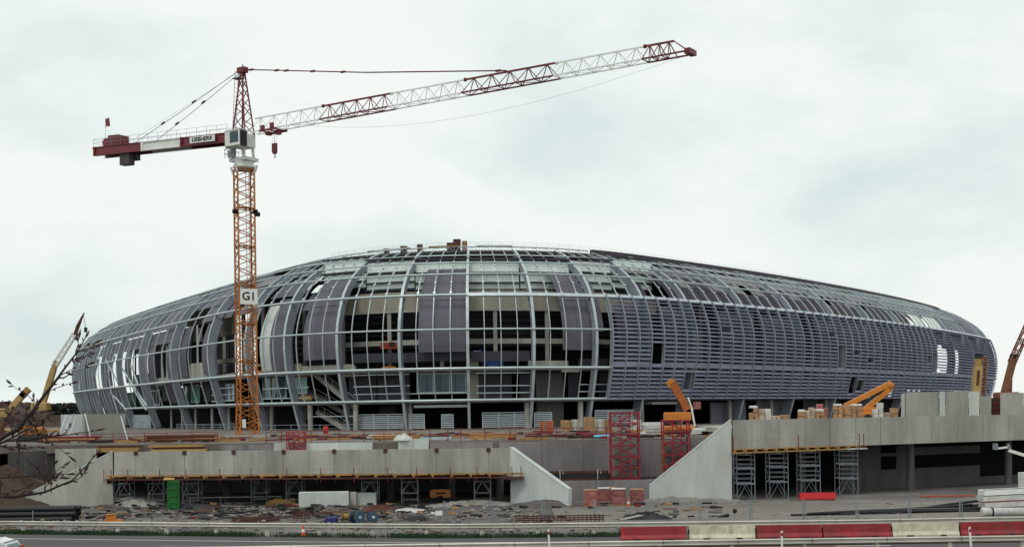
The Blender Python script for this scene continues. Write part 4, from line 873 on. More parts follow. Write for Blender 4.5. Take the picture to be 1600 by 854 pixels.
for q, (p0, p1, lab) in enumerate(((1152, 1180, 'grey shoring tower next to the pale wing wall under the bridge'), (1203, 1232, 'second grey shoring tower from the pale wing wall'), (1252, 1282, 'third grey shoring tower from the pale wing wall, behind the red barrier'), (1312, 1341, 'rightmost grey shoring tower under the bridge, right of the red barrier'))):
    pm = (p0 + p1) / 2; D = RP(pm, 0).y + .2; scaffold('shoring_tower', lab, p0, p1, 0, D, -.05, 1.6, 1.9, SCAF, 'shoring tower', True, 'shoring towers under the bridge') if False else None
    c = gx(pm, D, -.08); w = (p1 - p0) * D / F / 2; H = 4.06; t = thing('shoring_tower', lab, 'shoring tower', c, 0, 'shoring towers under the bridge')
    for b in (0, 1.6):
        for a in (-w, w): MB().tube([(a, b, 0), (a, b, H)], .04, 6).build('leg', SCAF, t)
        for z in frange(1.5, H - .15, 6): MB().tube([(-w, b, z), (w, b, z)], .035, 5).build('rung', SCAF, t)
        mb = MB(); mb.tube([(-w, b, .05), (0, b, 1.45), (w, b, .05)], .035, 5); mb.build('base_brace', SCAF, t)
        for z in (1.5, 2.8): MB().box((0, b, z), (2 * w, .07, .13)).build('frame_beam', SCAF, t)
    for a in (-w, w): MB().tube([(a, 0, 1.5), (a, 1.6, 2.8)], .025, 5).tube([(a, 1.6, 2.8), (a, 0, H - .1)], .025, 5).build('cross_brace', SCAF, t)
# ================================================================== MACHINES AND MATERIALS ON THE SITE GROUND
def ring_wheel(mb, c, r, w, axis='X'): return mb.lathe([(r * .55, -w / 2), (r * .9, -w / 2), (r, -w * .35), (r, w * .35), (r * .9, w / 2), (r * .55, w / 2)], c, 16, axis)
# green panel
c = gx(271, 103.2, -.05); t = thing('steel_shutter', 'tall green steel formwork panel standing before the left underpass', 'formwork panel', c, .25)
MB().box((0, 0, 1.25), (.95, .12, 2.5)).build('face_sheet', GREEN, t)
for x in (-.42, .42): MB().box((x, -.13, 1.25), (.1, .14, 2.5)).build('edge_rail', GREEN, t)
for z in (.15, .7, 1.25, 1.8, 2.35): MB().box((0, -.12, z), (.74, .12, .1)).build('rib', GREEN, t)
MB().beam((.3, .1, 2.1), (.3, 1.4, .05), .09).beam((-.3, .1, 2.1), (-.3, 1.4, .05), .09).build('prop', SCAF, t)
MB().box((.52, .28, 1.25), (.1, .5, 2.45)).build('side_sheet', BLACK, t)
o = MB().box((0, 0, 0), (.85, .5, .03), .2, .25).build('plywood_scrap', TIMBER); o.location = gx(264, 102.5, 2.62); tag(o, 'pale plywood scrap lying on the platform above the green panel', 'plywood')
# compressor
c = on(688, 783.5); t = thing('compressor', 'orange towable air compressor under the left underpass', 'compressor', c, .06)
w = 1.75; pr = [(-.88, .42), (.88, .42), (.9, .95), (.78, 1.12), (-.8, 1.12), (-.9, .98)]
MB().prism([(x, -.45, z) for x, z in pr], (0, .9, 0)).build('canopy', ORANGE, t)
MB().box((0, 0, .36), (1.7, .8, .12)).build('chassis', BLACK, t); MB().box((.05, -.455, .78), (.8, .02, .16)).build('stripe', BLACK, t)
for y in (-.5, .5): MB().lathe([(.1, -.09), (.3, -.09), (.3, .09), (.1, .09)], (0, y, .3), 14, 'Y').build('wheel', RUBBER, t)
MB().beam((.85, 0, .36), (1.6, 0, .4), .08).tube([(1.5, 0, .4), (1.5, 0, 0)], .03, 5).build('drawbar', BLACK, t)
MB().tube([(-.6, 0, 1.1), (-.6, 0, 1.25)], .05, 8).build('exhaust', BLACK, t)
# cable drums
def drum(px, py, r, wd, rz, lab, m1):
    c = on(px, py); t = thing('cable_drum', lab, 'cable drum', c, rz)
    for s in (-1, 1): MB().lathe([(.06, -.03), (r, -.03), (r, .03), (.06, .03)], (s * wd / 2, 0, r), 22, 'X', False).build('flange', m1, t); MB().lathe([(.05, -.02), (.12, -.02), (.12, .02), (.05, .02)], (s * (wd / 2 + .05), 0, r), 10, 'X').build('hub', STEEL, t)
    MB().lathe([(r * .6, -wd / 2 + .035), (r * .62, 0), (r * .6, wd / 2 - .035)], (0, 0, r), 18, 'X').build('coil', TIMBER if m1 is TIMBER_DARK else RUBBER, t)
drum(558, 818, .47, .6, -.75, 'large blue cable drum standing on the dirt by the guardrail', DRUMBLUE)
drum(582, 815.5, .38, .55, -1.2, 'smaller blue cable drum right behind the large one', DRUMBLUE)
drum(540, 816, .42, .5, .25, 'brown wooden cable drum left of the blue ones', TIMBER_DARK)
o = MB().bbox((0, 0, .2), (.9, .6, .4), .1).build('tarpaulin_bundle', M('tarp_blue', (.02, .03, .16), .6, 0, .3, 3)); o.location = on(518, 815); tag(o, 'small dark blue bundle on the dirt left of the cable drums', 'bundle')
# precast blocks
def block(px0, px1, py0, py1, dep, rz, lab, mat=CONC, name='concrete_block'):
    c = on((px0 + px1) / 2, py1); sc = c.y / F; w, h = (px1 - px0) * sc, (py1 - py0) * sc; t = thing(name, lab, 'concrete block', c + Vector((0, dep / 2, -.05)), rz)
    MB().bbox((0, 0, h / 2 + .02), (w, dep, h), .05).build('body', mat, t)
    for x in (-.3, .3): MB().tube([(x * w - .07, 0, h), (x * w - .05, 0, h + .12), (x * w + .05, 0, h + .12), (x * w + .07, 0, h)], .015, 5).build('lifting_loop', RUST, t)
block(467, 545, 767, 792, .5, .03, 'long precast concrete block on the dirt, left of two smaller ones', CONC_PALE)
block(547, 557, 767.5, 790, .6, .0, 'narrow upright precast block between the long and the short block'); block(558, 588, 768.5, 789, .5, -.03, 'short precast concrete block right of the long one', CONC_PALE)
# timber scoop heap
heap('timber_heap', on(438, 787), 1.7, .7, .42, TIMBER, 'heap of broken pale timber left of the precast blocks', 'timber heap', 9, 18, .4)
o = MB().prism([(-.45, 0, .1), (.4, 0, .55), (.5, 0, .15), (.1, 0, 0)], (0, .6, 0)).build('digger_bucket', ORANGE); o.location = on(452, 786); tag(o, 'small orange steel scoop at the right end of the timber heap', 'scoop')
# red wrapped pallets
for q, (p0, p1, y0, y1, lab) in enumerate(((913, 935, 764, 792, 'red wrapped pallet in front on the left'), (934, 953, 761, 785, 'red wrapped pallet at the back of the red pallets, second from left'), (952, 962, 760, 783, 'narrow red wrapped pallet at the very back of the red pallets'), (955, 978, 762, 790, 'red wrapped pallet in front, left of the traffic cone'), (985, 1006, 763, 788, 'pale red wrapped pallet right of the traffic cone'))):
    c = on((p0 + p1) / 2, y1); sc = c.y / F; w, h = (p1 - p0) * sc, (y1 - y0) * sc; t = thing('wrapped_pallet', lab, 'pallet', c, (q * 1.7 % .5) - .25, 'red wrapped pallets by the low wall')
    for x in (-.4, 0, .4): MB().box((x * w, 0, .05), (.1, .9, .1)).build('pallet_foot', TIMBER, t)
    MB().box((0, 0, .12), (w * 1.02, .95, .04)).build('pallet_deck', TIMBER, t); MB().bbox((0, 0, .14 + (h - .22) / 2), (w * .95, .88, h - .22), .09).build('wrapped_load', WRAP_RED, t); MB().box((0, 0, h - .04), (w * .97, .9, .06), 0, .03).build('top_board', CONC_PALE if q % 2 else CARD, t)
def cone(px, py, h, lab):
    t = thing('traffic_cone', lab, 'traffic cone', on(px, py)); MB().box((0, 0, .02), (h * .5, h * .5, .04)).build('base', ORANGE, t)
    MB().lathe([(h * .2, .04), (h * .035, h)], (0, 0, 0), 12).build('body', M('cone_orange', (.55, .09, .03), .5, 0, .1, 3), t); MB().lathe([(h * .155, h * .35), (h * .1, h * .62)], (0, 0, 0), 12).build('band', WHITE, t)
cone(982, 791, .75, 'orange traffic cone between the red wrapped pallets'); cone(474, 836.5, .75, 'faded red traffic cone on the verge at the guardrail')
# rebar cages
def cage(px0, px1, py, h, lab, rz=0):
    a, b = on(px0, py), on(px1, py); Lc = b.x - a.x; t = thing('rebar_cage', lab, 'rebar cage', (a + b) / 2, rz); H = h * a.y / F
    for y in (0, .5):
        for z in frange(.06, H, 3): MB().tube([(-Lc / 2, y, z), (Lc / 2, y, z)], .022, 4).build('bar', RUST, t)
    n = int(Lc / .28)
    for j in range(n + 1):
        x = -Lc / 2 + Lc * j / n; MB().tube([(x, 0, 0), (x, 0, H + .08), (x, .5, H + .08), (x, .5, 0), (x, 0, 0)], .018, 4).build('stirrup', RUST, t)
cage(806, 944, 816.5, 11, 'long rusty rebar cage lying on the dirt behind the guardrail'); cage(362, 434, 816, 8, 'flat rusty rebar bundle on the dirt left of the cable drums'); cage(458, 482, 815, 16, 'short rusty rebar cage standing left of the cable drums')
# black pipe stack bottom left
c = on(52, 814); t = thing('pipe_stack', 'stack of long black pipes at the far left behind the guardrail', 'pipe stack', c); Lp = 7.4
for r_, n in enumerate((5, 4, 3)):
    for j in range(n): y = (j - (n - 1) / 2) * .42; x = random.uniform(-.3, .3); MB().tube([(-Lp / 2 + x - .8, y, .21 + r_ * .37), (Lp / 2 + x - .4, y, .21 + r_ * .37)], .205, 10).build('pipe', BLACK, t)
MB().box((.4, -1.1, .3), (.06, .06, 1.2)).build('stake', SCAF, t)
# small orange machine
c = on(174, 815); t = thing('plate_compactor', 'small orange machine on the dirt right of the black pipes', 'machine', c, .2)
MB().box((.2, 0, .1), (1.3, .6, .14)).build('base_plate', ORANGE, t); MB().bbox((0, 0, .34), (.7, .5, .34), .05).build('engine', ORANGE, t); MB().box((0, 0, .58), (.75, .55, .06), 0, 0, -.1).build('cover', ORANGE, t); MB().tube([(.4, -.2, .3), (.9, -.2, .55), (.9, .2, .55), (.4, .2, .3)], .025, 5).build('handle', RUST, t)
# red plastic barrier under the bridge
c = on(1277, 780.5); t = thing('road_barrier', 'red plastic barrier lying at the foot of the shoring towers', 'barrier', c, .04)
MB().prism([(-1.5, -.2, 0), (-1.5, .2, 0), (-1.5, .12, .62), (-1.5, -.12, .62)], (3.0, 0, 0)).build('body', M('plastic_red', (.5, .02, .03), .45, 0, .12, 2), t); MB().box((0, -.19, .08), (2.8, .06, .12)).build('foot', BARRIER_RED, t)
# black hoses and pipes, white panels and pipe at the right edge
t = thing('pipe_bundle', 'bundle of long black plastic pipes on the dirt at right behind the guardrail', 'pipe bundle', on(1380, 806)); rdp = random.Random(2)
for j in range(7):
    a = on(1236 + j * 26, 807 - j * .4); b = on(1525 + rdp.uniform(-6, 10), 800 - j * .5); pts = [a.lerp(b, f) + Vector((0, .05 * j, .12 + .5 * f * (j % 3) * .5 + .1 * math.sin(f * 3 + j))) for f in frange(0, 1, 8)]; MB().tube(pts, .1, 7).build('pipe', BLACK, t, True)
c = on(1568, 800); t = thing('panel_stack', 'stack of white cladding panels at the right edge', 'panel stack', c + Vector((.6, .5, 0)))
for j, z in enumerate((.15, .62, 1.08, 1.5)): MB().box((.2 + .1 * (j % 2), 0, z), (4.6, 1.3, .36), 0, 0, -.035).build('panel', PLASTIC if j != 3 else WHITE, t); MB().box((.1, -.62, z + .22), (4.4, .05, .05), 0, 0, -.035).build('strap', BARRIER_RED if j == 1 else BLACK, t)
for x in (-1.5, 1.5): MB().box((x, 0, -.02), (.2, 1.2, .2)).build('bearer', TIMBER, t)
c = on(1570, 806.5); t = thing('concrete_pipe', 'large white pipe lying in front of the white panel stack', 'pipe', c)
MB().lathe([(.24, -2.0), (.33, -2.0), (.33, -1.8), (.3, -1.75), (.3, 2.6), (.24, 2.6)], (.4, 0, .33), 18, 'X').build('barrel', PLASTIC, t); MB().lathe([(.3, -.05), (.345, -.05), (.345, .05), (.3, .05)], (-.9, 0, .33), 18, 'X').build('collar', BLACK, t)
# boom lift, white, right edge
c = gx(1652, 100.0); t = thing('boom_lift', 'white boom lift reaching in from the right edge under the bridge', 'boom lift', c)
P = lambda px, py, D=100.0: at(px, py, D) - c
MB().bbox((0, 0, .75), (2.4, 1.8, .7), .1).build('chassis', WHITE, t)
for x in (-.85, .85):
    for y in (-.85, .85): MB().lathe([(.15, -.13), (.42, -.13), (.42, .13), (.15, .13)], (x, y, .42), 16, 'Y').build('wheel', RUBBER, t)
MB().bbox((.2, 0, 1.5), (1.9, 1.3, .8), .12).build('turret', WHITE, t)
MB().beam((.3, 0, 1.9), P(1640, 723), .26).build('lower_boom', WHITE, t); MB().beam(P(1640, 723), P(1576, 703), .2, .24).build('upper_boom', WHITE, t); MB().beam(P(1578, 704), P(1575, 693), .16).build('knuckle', SCAF, t); MB().beam(P(1574, 698), P(1559, 700), .14, .14).build('fly_jib', WHITE, t)
MB().box(P(1556, 697) + Vector((-.05, 0, 0)), (.12, .8, .5)).build('basket', SCAF, t)
c = on(1606, 757) if False else gx(1604, 104, 0); t = thing('parked_van', 'white van end just inside the right edge under the bridge', 'van', c + Vector((1.4, .3, 0)))
MB().prism([(-1.6, -.9, .35), (2.4, -.9, .35), (2.4, -.9, 1.3), (1.6, -.9, 2.0), (-1.6, -.9, 2.05)], (0, 1.8, 0)).build('body', WHITE, t)
for x in (-.9, 1.6):
    for y in (-.85, .85): MB().lathe([(.15, -.1), (.35, -.1), (.35, .1), (.15, .1)], (x, y, .35), 14, 'Y').build('wheel', RUBBER, t)
MB().box((-1.61, -.6, 1.1), (.04, .2, .5)).build('tail_lamp', TAIL, t); MB().box((1.0, -.91, 1.6), (1.0, .02, .5)).build('window', GLASS, t)
# timber on the terrace
c = gx(905, 109.8, 1.62); t = thing('timber_bundle', 'dark brown bundle of long beams on the terrace before the retaining wall', 'timber bundle', c)
for r_ in range(4):
    for y in range(3): x = random.uniform(-.3, .3); MB().box((x, y * .3 - .3, .1 + r_ * .21), (5.4 - .2 * r_, .26, .19)).build('beam', RUST if (r_ + y) % 3 == 0 else BLACK, t)
for x in (-1.7, 1.6): MB().tube([(x, -.5, .1), (x, -.5, .95), (x + .2, -.3, 1.0), (x + .3, -.5, .6)], .03, 5).build('sling', PLASTIC, t)
o = MB().box((0, 0, 0), (.35, .08, 3.5), 0, .12).build('striped_board', YELLOW); o.location = gx(1037, 110.6, 3.2); tag(o, 'narrow yellow board leaning on the retaining wall between scaffold towers', 'board')
# site fence posts with wire
t = thing('site_fence', 'low wire site fence on grey posts running behind the guardrail', 'fence', on(1150, 812)); prev = None
for px in (694, 768, 848, 928, 1010, 1092, 1172, 1255, 1338, 1420, 1500):
    b = on(px, 813.5 if px < 900 else 811.5); b.z = -.1; MB().tube([b, b + Vector((0, 0, 1.55))], .05, 6).build('post', SCAF, t, True); MB().tube([b + Vector((.16, 0, 0)), b + Vector((.16, 0, 1.5))], .03, 5).build('post', SCAF, t, True)
    if prev is not None:
        for z in (.3, .9, 1.42): MB().tube([prev + Vector((0, 0, z)), prev.lerp(b, .5) + Vector((0, 0, z - .04)), b + Vector((0, 0, z))], .012, 3).build('wire', SCAF, t, True)
    prev = b
for px, py, h, lab in ((686, 815, .75, 'small white notice on a post behind the guardrail'), (1148, 812, .75, 'round dark sign on a leaning stake behind the guardrail')):
    c = on(px, py); t = thing('notice_sign', lab, 'sign', c); MB().beam((0, 0, -.1), (0, 0, h), .06).build('stake', SCAF, t)
    (MB().box((0, -.05, h - .1), (.5, .03, .32)) if px < 1000 else MB().lathe([(.02, -.02), (.16, -.02), (.16, .02), (.02, .02)], (0, -.06, h - .1), 14, 'Y')).build('plate', WHITE if px < 1000 else BLACK, t)
# ladder
a, b = on(972, 815), on(1000, 812); t = thing('ladder', 'short pale ladder lying on the dirt behind the red barriers', 'ladder', (a + b) / 2 + Vector((0, 0, .15)), .35)
for y in (-.2, .2): MB().beam((-.8, y, 0), (.8, y, .25), .05).build('stile', PLASTIC, t)
for x in frange(-.7, .7, 5): MB().beam((x, -.2, .125 + x * .156), (x, .2, .125 + x * .156), .04).build('rung', PLASTIC, t)
# heaps of rubble and dirt
for q, (px, py, rx_, ry_, h, mt, lab) in enumerate(((850, 792, 3.4, 1.6, .55, DIRT, 'low grey dirt heap at the foot of the pale wing wall of the underpass'), (735, 790, 4.5, 1.5, .4, RUBBLE, 'rubble spread below the rightmost shoring frame'), (1075, 783, 4.6, 1.2, .5, RUBBLE, 'dirt heap with rubbish at the foot of the big pale wing wall'), (1010, 812, 2.2, .6, .5, BLACK, 'dark heap of scrap steel right of the ladder'), (655, 815, 1.6, .6, .35, BLACK, 'small dark heap of scrap behind the guardrail near the white notice'), (205, 786, 1.6, .9, .5, RUBBLE, 'pale rubble heap left of the green panel'), (215, 790, 2.4, 1.0, .55, CONC, 'broken concrete pile before the leftmost shoring frame'), (590, 800, 2.2, .8, .5, RUST, 'rusty scrap pile right of the cable drums'), (640, 800, 2.0, .7, .3, PLASTIC, 'pale sheeting spread on the dirt right of the rusty scrap'), (300, 795, 3.6, .9, .42, BLACK, 'dark low heap of debris before the green panel'), (20, 775, 6, 4.5, 1.7, EARTH, 'brown earth slope at far left beside the wing wall'), (-40, 730, 9, 6, 3.4, EARTH, 'tall brown earth bank at the left edge behind the branches'))):
    heap('debris_heap' if mt not in (EARTH,) else 'earth_bank', on(px, py) if mt is not EARTH else gx(px, 110 + q - 10, 0), rx_, ry_, h, mt, lab, 'heap', q + 1, 26, .35 if mt not in (DIRT, EARTH) else .18)
# loose planks
rdl = random.Random(21)
spots = [(330, 800, 5.0, TIMBER_DARK, 'long dark beam lying across the dirt left of the timber heap'), (380, 806, 6.5, CONC, 'long pale concrete kerb lying on the dirt left of the rebar bundle'), (560, 804, 4.0, TIMBER, 'pale plank on the dirt behind the cable drums'), (1105, 779, 3.2, PLASTIC, 'white plastic-covered plank on the dirt heap by the big wing wall'), (1130, 777, 2.4, BARRIER_RED, 'reddish plank on the dirt at the corner of the bridge'), (1480, 776, 4.5, BRICKRED, 'reddish timber strip along the wall behind the bridge column'), (1062, 784, 1.8, WHITE, 'short white board on the dirt before the big wing wall'), (290, 786, 4.2, SCAF, 'long grey scaffold tube on the ground before the green panel'), (470, 803, 7.0, RUST, 'long rusty bar on the dirt below the timber heap'), (780, 797, 2.6, PLASTIC, 'pale plank lying on the dirt below the rightmost shoring frame')]
for px, py, ln, mt, lab in spots:
    o = MB().box((0, 0, .1), (ln, .22, .14), rdl.uniform(-.06, .06)).build('loose_plank', mt); o.location = on(px, py); tag(o, lab, 'plank')
t = thing('pipe_railing', 'white pipe handrail before the shoring frames of the left underpass', 'handrail', on(345, 786))
for x in (-2.7, 0, 2.7, 5): MB().tube([(x, 0, 0), (x, 0, .55)], .035, 5).build('post', PLASTIC, t)
MB().tube([(-2.9, 0, .55), (5.4, 0, .55)], .04, 6).build('rail', PLASTIC, t)
# scattered stones: too many to count
mb = MB()
for q in range(2200):
    x = rdl.uniform(-45, 42) if rdl.random() < .3 else rdl.uniform(-45, 4); y = rail_y(x) + 1 + (102 - rail_y(x)) * rdl.random() ** .8; mb.rock((x, y, .08 + bumps(x, y) * .8), rdl.choice((.06, .08, .1, .14, .2)), q, .6)
o = mb.build('rubble', RUBBLE); o['kind'] = 'stuff'; o['label'] = 'loose stones and rubble strewn over the site dirt'
mb = MB()
for q in range(260):
    x = rdl.uniform(-45, 42) if rdl.random() < .2 else rdl.uniform(-45, 2); y = rail_y(x) + 1 + (102 - rail_y(x)) * rdl.random(); a = rdl.uniform(-.5, .5); mb.box((x, y, .1 + bumps(x, y) * .8), (rdl.uniform(.2, 1.2), rdl.uniform(.05, .12), .06), a, rdl.uniform(-.1, .1), rdl.uniform(-.08, .08))
o = mb.build('scrap_wood', TIMBER_DARK); o['kind'] = 'stuff'; o['label'] = 'scraps of wood and steel strewn over the site dirt'
mb = MB()
for q in range(110):
    x = rdl.uniform(-45, 42); y = rail_y(x) - 1.2 + rdl.random() * 16; r = rdl.uniform(.1, .3); mb.add([(x - r, y, .12), (x + r * .4, y - r * .3, .16 + r * .4), (x + r, y, .12), (x, y + r * .7, .2)], [(0, 1, 2, 3)])
o = mb.build('litter', PLASTIC); o['kind'] = 'stuff'; o['label'] = 'white scraps of plastic litter along the verge and dirt'

# mixed site clutter on the ground and along the plaza edge
for nm_c, mt, n_g, n_p, lab in (('dark_scrap', BLACK, 420, 120, 'dark scraps of steel and sheeting lying about the site'), ('red_scrap', SCAF_RED, 8, 130, 'red steel props and brackets strewn along the plaza edge'), ('pale_scrap', RUBBLE, 160, 150, 'pale offcuts and concrete bits strewn about the site'), ('timber_scrap', TIMBER, 22, 130, 'yellowish timber offcuts strewn along the plaza edge')):
    mb = MB(); rdc = random.Random(len(nm_c) * 7)
    for q in range(n_g): px_, py_ = (rdc.uniform(130, 660) if rdc.random() < .85 else rdc.uniform(660, 1130)), rdc.uniform(787, 811); p = on(px_, py_); mb.box(p + Vector((0, 0, .1 + rdc.random() * .12)), (rdc.uniform(.15, 1.1), rdc.uniform(.06, .3), rdc.uniform(.04, .22)), rdc.uniform(-.6, .6), rdc.uniform(-.2, .2), rdc.uniform(-.15, .15))
    for q in range(n_p): px_ = rdc.uniform(120, 1110); D_ = rdc.uniform(113.5, 150) if px_ > 760 else rdc.uniform(123.5, 150); p = gx(px_, D_, ZP); mb.box(p + Vector((0, 0, .12)), (rdc.uniform(.3, 2.6), rdc.uniform(.1, .4), rdc.uniform(.06, .3)), rdc.uniform(-.5, .5), 0, rdc.uniform(-.06, .06))
    o = mb.build(nm_c, mt); o['kind'] = 'stuff'; o['label'] = lab
# ================================================================== ON THE PLAZA AND DECKS
# red guard railings
def railing(name, label, pxs, D0, D1, z, h, mat, bars=(.5, 1.0)):
    t = thing(name, label, 'railing', gx((pxs[0] + pxs[-1]) / 2, (D0 + D1) / 2, z)); P = [gx(p, lineD(pxs[0], D0, pxs[-1], D1, p), z) for p in pxs]
    for b in P: MB().tube([b, b + ZV * (h * random.uniform(.95, 1.12))], .04, 5).build('post', mat, t, True)
    for k in bars: MB().tube([b + ZV * (h * k + random.uniform(-.05, .05)) for b in P], .028, 4).build('rail', mat, t, True)
    return t
railing('safety_railing', 'red safety railing along the plaza edge above the dark retaining wall', [700, 720, 758, 797, 805, 846, 870, 910, 948], 113.2, 113.2, ZP, 1.05, SCAF_RED)
railing('safety_railing', 'red safety railing on the plaza between crane mast and pale plywood', [416, 440, 476, 486, 530, 569, 600, 640, 672], 117, 114, ZP, 1.05, SCAF_RED)
railing('safety_railing', 'red safety railing on the plaza left of the crane mast', [92, 137, 177, 226, 260, 300, 340], 124, 122, ZP, 1.0, SCAF_RED, (.35, .7, 1.0))
railing('safety_railing', 'thin grey railing between the ribs at the foot of the stadium', [276, 284, 300, 318, 330, 345, 358, 366], 200, 190, ZP, 1.3, SCAF, (.2, .4, .6, .8, 1.0))
railing('safety_railing', 'thin grey railing before the stadium foot right of the red drum', [408, 430, 455, 500, 540, 556], 176, 172, ZP, 1.1, SCAF)
# stacks
def stack(name, label, px0, px1, D, z, n, th, dep, mats, rz=0, jit=.15, cat='stack', gap=.0):
    sc = D / F; w = (px1 - px0) * sc; t = thing(name, label, cat, gx((px0 + px1) / 2, D, z), rz); nm = {'timber_stack': 'plank', 'board_stack': 'board'}.get(name, 'beam')
    for x in (-.35, .35): MB().box((x * w, 0, .05), (.1, dep, .1)).build('bearer', TIMBER_DARK, t)
    for j in range(n): MB().box((random.uniform(-jit, jit), random.uniform(-.1, .1), .1 + th / 2 + j * (th + .012)), (w * random.uniform(.88, 1), dep, th), random.uniform(-.02, .02)).build(nm, mats[j % len(mats)], t)
    return t
stack('board_stack', 'long orange plywood boards on the plaza right of the red scaffold frame', 582, 657, 118, ZP, 3, .14, 1.2, [PLY, TIMBER, PLY], .04)
stack('board_stack', 'long orange plywood boards on the plaza below the central stadium rib', 732, 806, 116, ZP, 3, .16, 1.0, [PLY, TIMBER, PLY], -.03)
stack('board_stack', 'white insulation boards on the plaza left of the louvred screens', 574, 632, 126, ZP, 2, .16, 1.4, [PLASTIC, WHITE], .1)
stack('timber_stack', 'yellow formwork girders stacked at the far left of the plaza', 150, 222, 117.5, 4.4, 3, .18, .9, [YELLOW, TIMBER, RUST], .02)
stack('timber_stack', 'yellow formwork girders stacked left of the crane mast foot', 235, 322, 116.5, 4.4, 3, .18, .9, [YELLOW, RUST, TIMBER], -.02)
stack('timber_stack', 'rusty beams stacked behind the yellow girders left of the mast', 226, 338, 124, ZP, 4, .16, 1.2, [RUST, TIMBER, RUST, TIMBER_DARK], .05, .5)
stack('timber_stack', 'timber beams lying on the plaza left of the left red railing', 60, 150, 127, ZP, 3, .2, 1.2, [RUST, TIMBER, SCAF_RED], .03, .5)
stack('timber_stack', 'rust brown planks on the plaza right of the central rib', 822, 905, 117, ZP, 2, .12, 1.0, [TIMBER_DARK, RUST], .02, .4)
stack('timber_stack', 'red brown beams on the plaza just left of tall red scaffold tower', 905, 952, 116, ZP, 2, .14, .8, [RUST, SCAF_RED], -.02, .3)
stack('board_stack', 'pale boards on the plaza between the two red scaffold towers', 1004, 1036, 124, ZP, 4, .3, 1.6, [WHITE, PLASTIC, CONC_PALE], .05)
stack('board_stack', 'white boards on the plaza between scaffold tower and big wing wall', 1080, 1118, 120, ZP, 3, .22, 1.5, [WHITE, PLASTIC], -.1)
stack('timber_stack', 'dark pallets of slabs behind the second red scaffold tower', 1018, 1050, 130, ZP, 4, .28, 1.4, [TIMBER_DARK, BLACK], .1)
stack('board_stack', 'pale blue sheets lying on the plaza right of the orange boards', 656, 706, 117, ZP, 2, .1, 1.0, [PLASTIC, M('sheet_blue', (.35, .5, .52), .5, 0, .15, 1)], -.05)
o = MB().tube([gx(928, 115, 5.35), gx(952, 114.6, 5.4)], .11, 10).build('water_pipe', M('pipe_blue', (.18, .5, .72), .4, 0, .1, 2)); tag(o, 'light blue plastic pipe on the plaza left of the tall scaffold tower', 'pipe')
# upstand walls behind the left parapet
for p0, p1, D, z0, z1, mt, lab in ((428, 452, 112.8, 4.4, 5.2, CONC_PALE, 'pale low concrete upstand left of the short red scaffold frame'), (478, 582, 112.4, 4.4, 5.15, CONC_PALE, 'long pale concrete upstand right of the short red scaffold frame'), (622, 670, 111.5, 4.4, 5.42, CONC_PALE, 'pale rough concrete upstand on the underpass roof near its right end'), (672, 770, 111.3, 4.4, 5.05, CONC_MID, 'grey concrete upstand behind the right end of the underpass parapet'), (345, 428, 113.4, 4.4, 5.05, CONC_MID, 'grey concrete upstand in front of the crane mast'), (108, 162, 128, ZP, 5.6, CONC, 'concrete base slab edge below the left concrete box'), (86, 150, 114, 2.4, 4.9, CONC, 'concrete wall stub behind the left wing wall')):
    fwall('concrete_upstand', lab, p0, D, p1, D, z0, z1, .4, mt, [(p0 + p1) / 2])
heap('tarpaulin_heap', gx(630, 111.7, 5.42), .8, .4, .45, PLASTIC, 'white tarpaulin bundle on the rough concrete upstand', 'tarpaulin', 31, 14, .3)
# left concrete box with props
bx = thing('concrete_box', 'square unfinished concrete box with grey props left of the stadium', 'concrete structure', gx(145, 136, ZP))
def bp_(px, z, D): return gx(px, D, z)
for a, b, D0, D1, z1, mt in ((95, 129, 140, 134, 8.1, CONC_PALE), (131, 196, 134, 136, 8.1, CONC)):
    MB().hexa([bp_(a, ZP, D0), bp_(b, ZP, D1), bp_(b, ZP, D1 + .5), bp_(a, ZP, D0 + .5), bp_(a, z1, D0), bp_(b, z1, D1), bp_(b, z1, D1 + .5), bp_(a, z1, D0 + .5)]).build('wall_panel', mt, bx, True)
MB().hexa([bp_(129, ZP, 133.9), bp_(133, ZP, 133.9), bp_(133, ZP, 134.6), bp_(129, ZP, 134.6), bp_(129, 8.1, 133.9), bp_(133, 8.1, 133.9), bp_(133, 8.1, 134.6), bp_(129, 8.1, 134.6)]).build('corner_post', CONC, bx, True)
for p0, y0, p1, y1 in ((133, 646, 143, 677), (119, 652, 104, 676), (111, 650, 96, 674), (104, 648, 88, 672), (189, 650, 200, 676)):
    MB().tube([at(p0, y0, 133.8), gx(p1, 130.5, ZP)], .07, 6).build('prop', STEEL, bx, True)
for a, D in ((15, 121), (50, 120)):
    pass
fwall('retaining_wall', 'dark curved retaining wall at far left behind the branches', 12, 118, 88, 121, 1.2, 4.6, .5, CONC_DARK, [36, 60])
# right deck: concrete box
bx = thing('concrete_box', 'pale concrete upstand walls on the right end of the bridge deck', 'concrete structure', gx(1500, 126, 6.05))
for a, b, D0, D1, z1, mt in ((1408, 1414, 128, 124, 9.0, CONC_PALE), (1415, 1467, 124, 124, 9.1, CONC), (1468, 1477, 123.8, 123.8, 9.15, CONC_PALE), (1478, 1513, 124, 124, 9.15, CONC), (1514, 1530, 124, 124, 9.1, CONC_PALE), (1531, 1549, 126, 126, 8.6, CONC), (1563, 1600, 125, 125, 8.9, CONC), (1601, 1650, 125, 125, 8.9, CONC)):
    MB().hexa([bp_(a, 6.05, D0), bp_(b, 6.05, D1), bp_(b, 6.05, D1 + .4), bp_(a, 6.05, D0 + .4), bp_(a, z1, D0), bp_(b, z1, D1), bp_(b, z1, D1 + .4), bp_(a, z1, D0 + .4)]).build('wall_panel', mt, bx, True)
c = gx(1556, 126.5, 6.05); t = thing('site_container', 'narrow dark red container between the concrete walls on the deck', 'container', c); MB().box((0, .6, 1.2), (1.1, 1.2, 2.4)).build('body', RUST, t); 
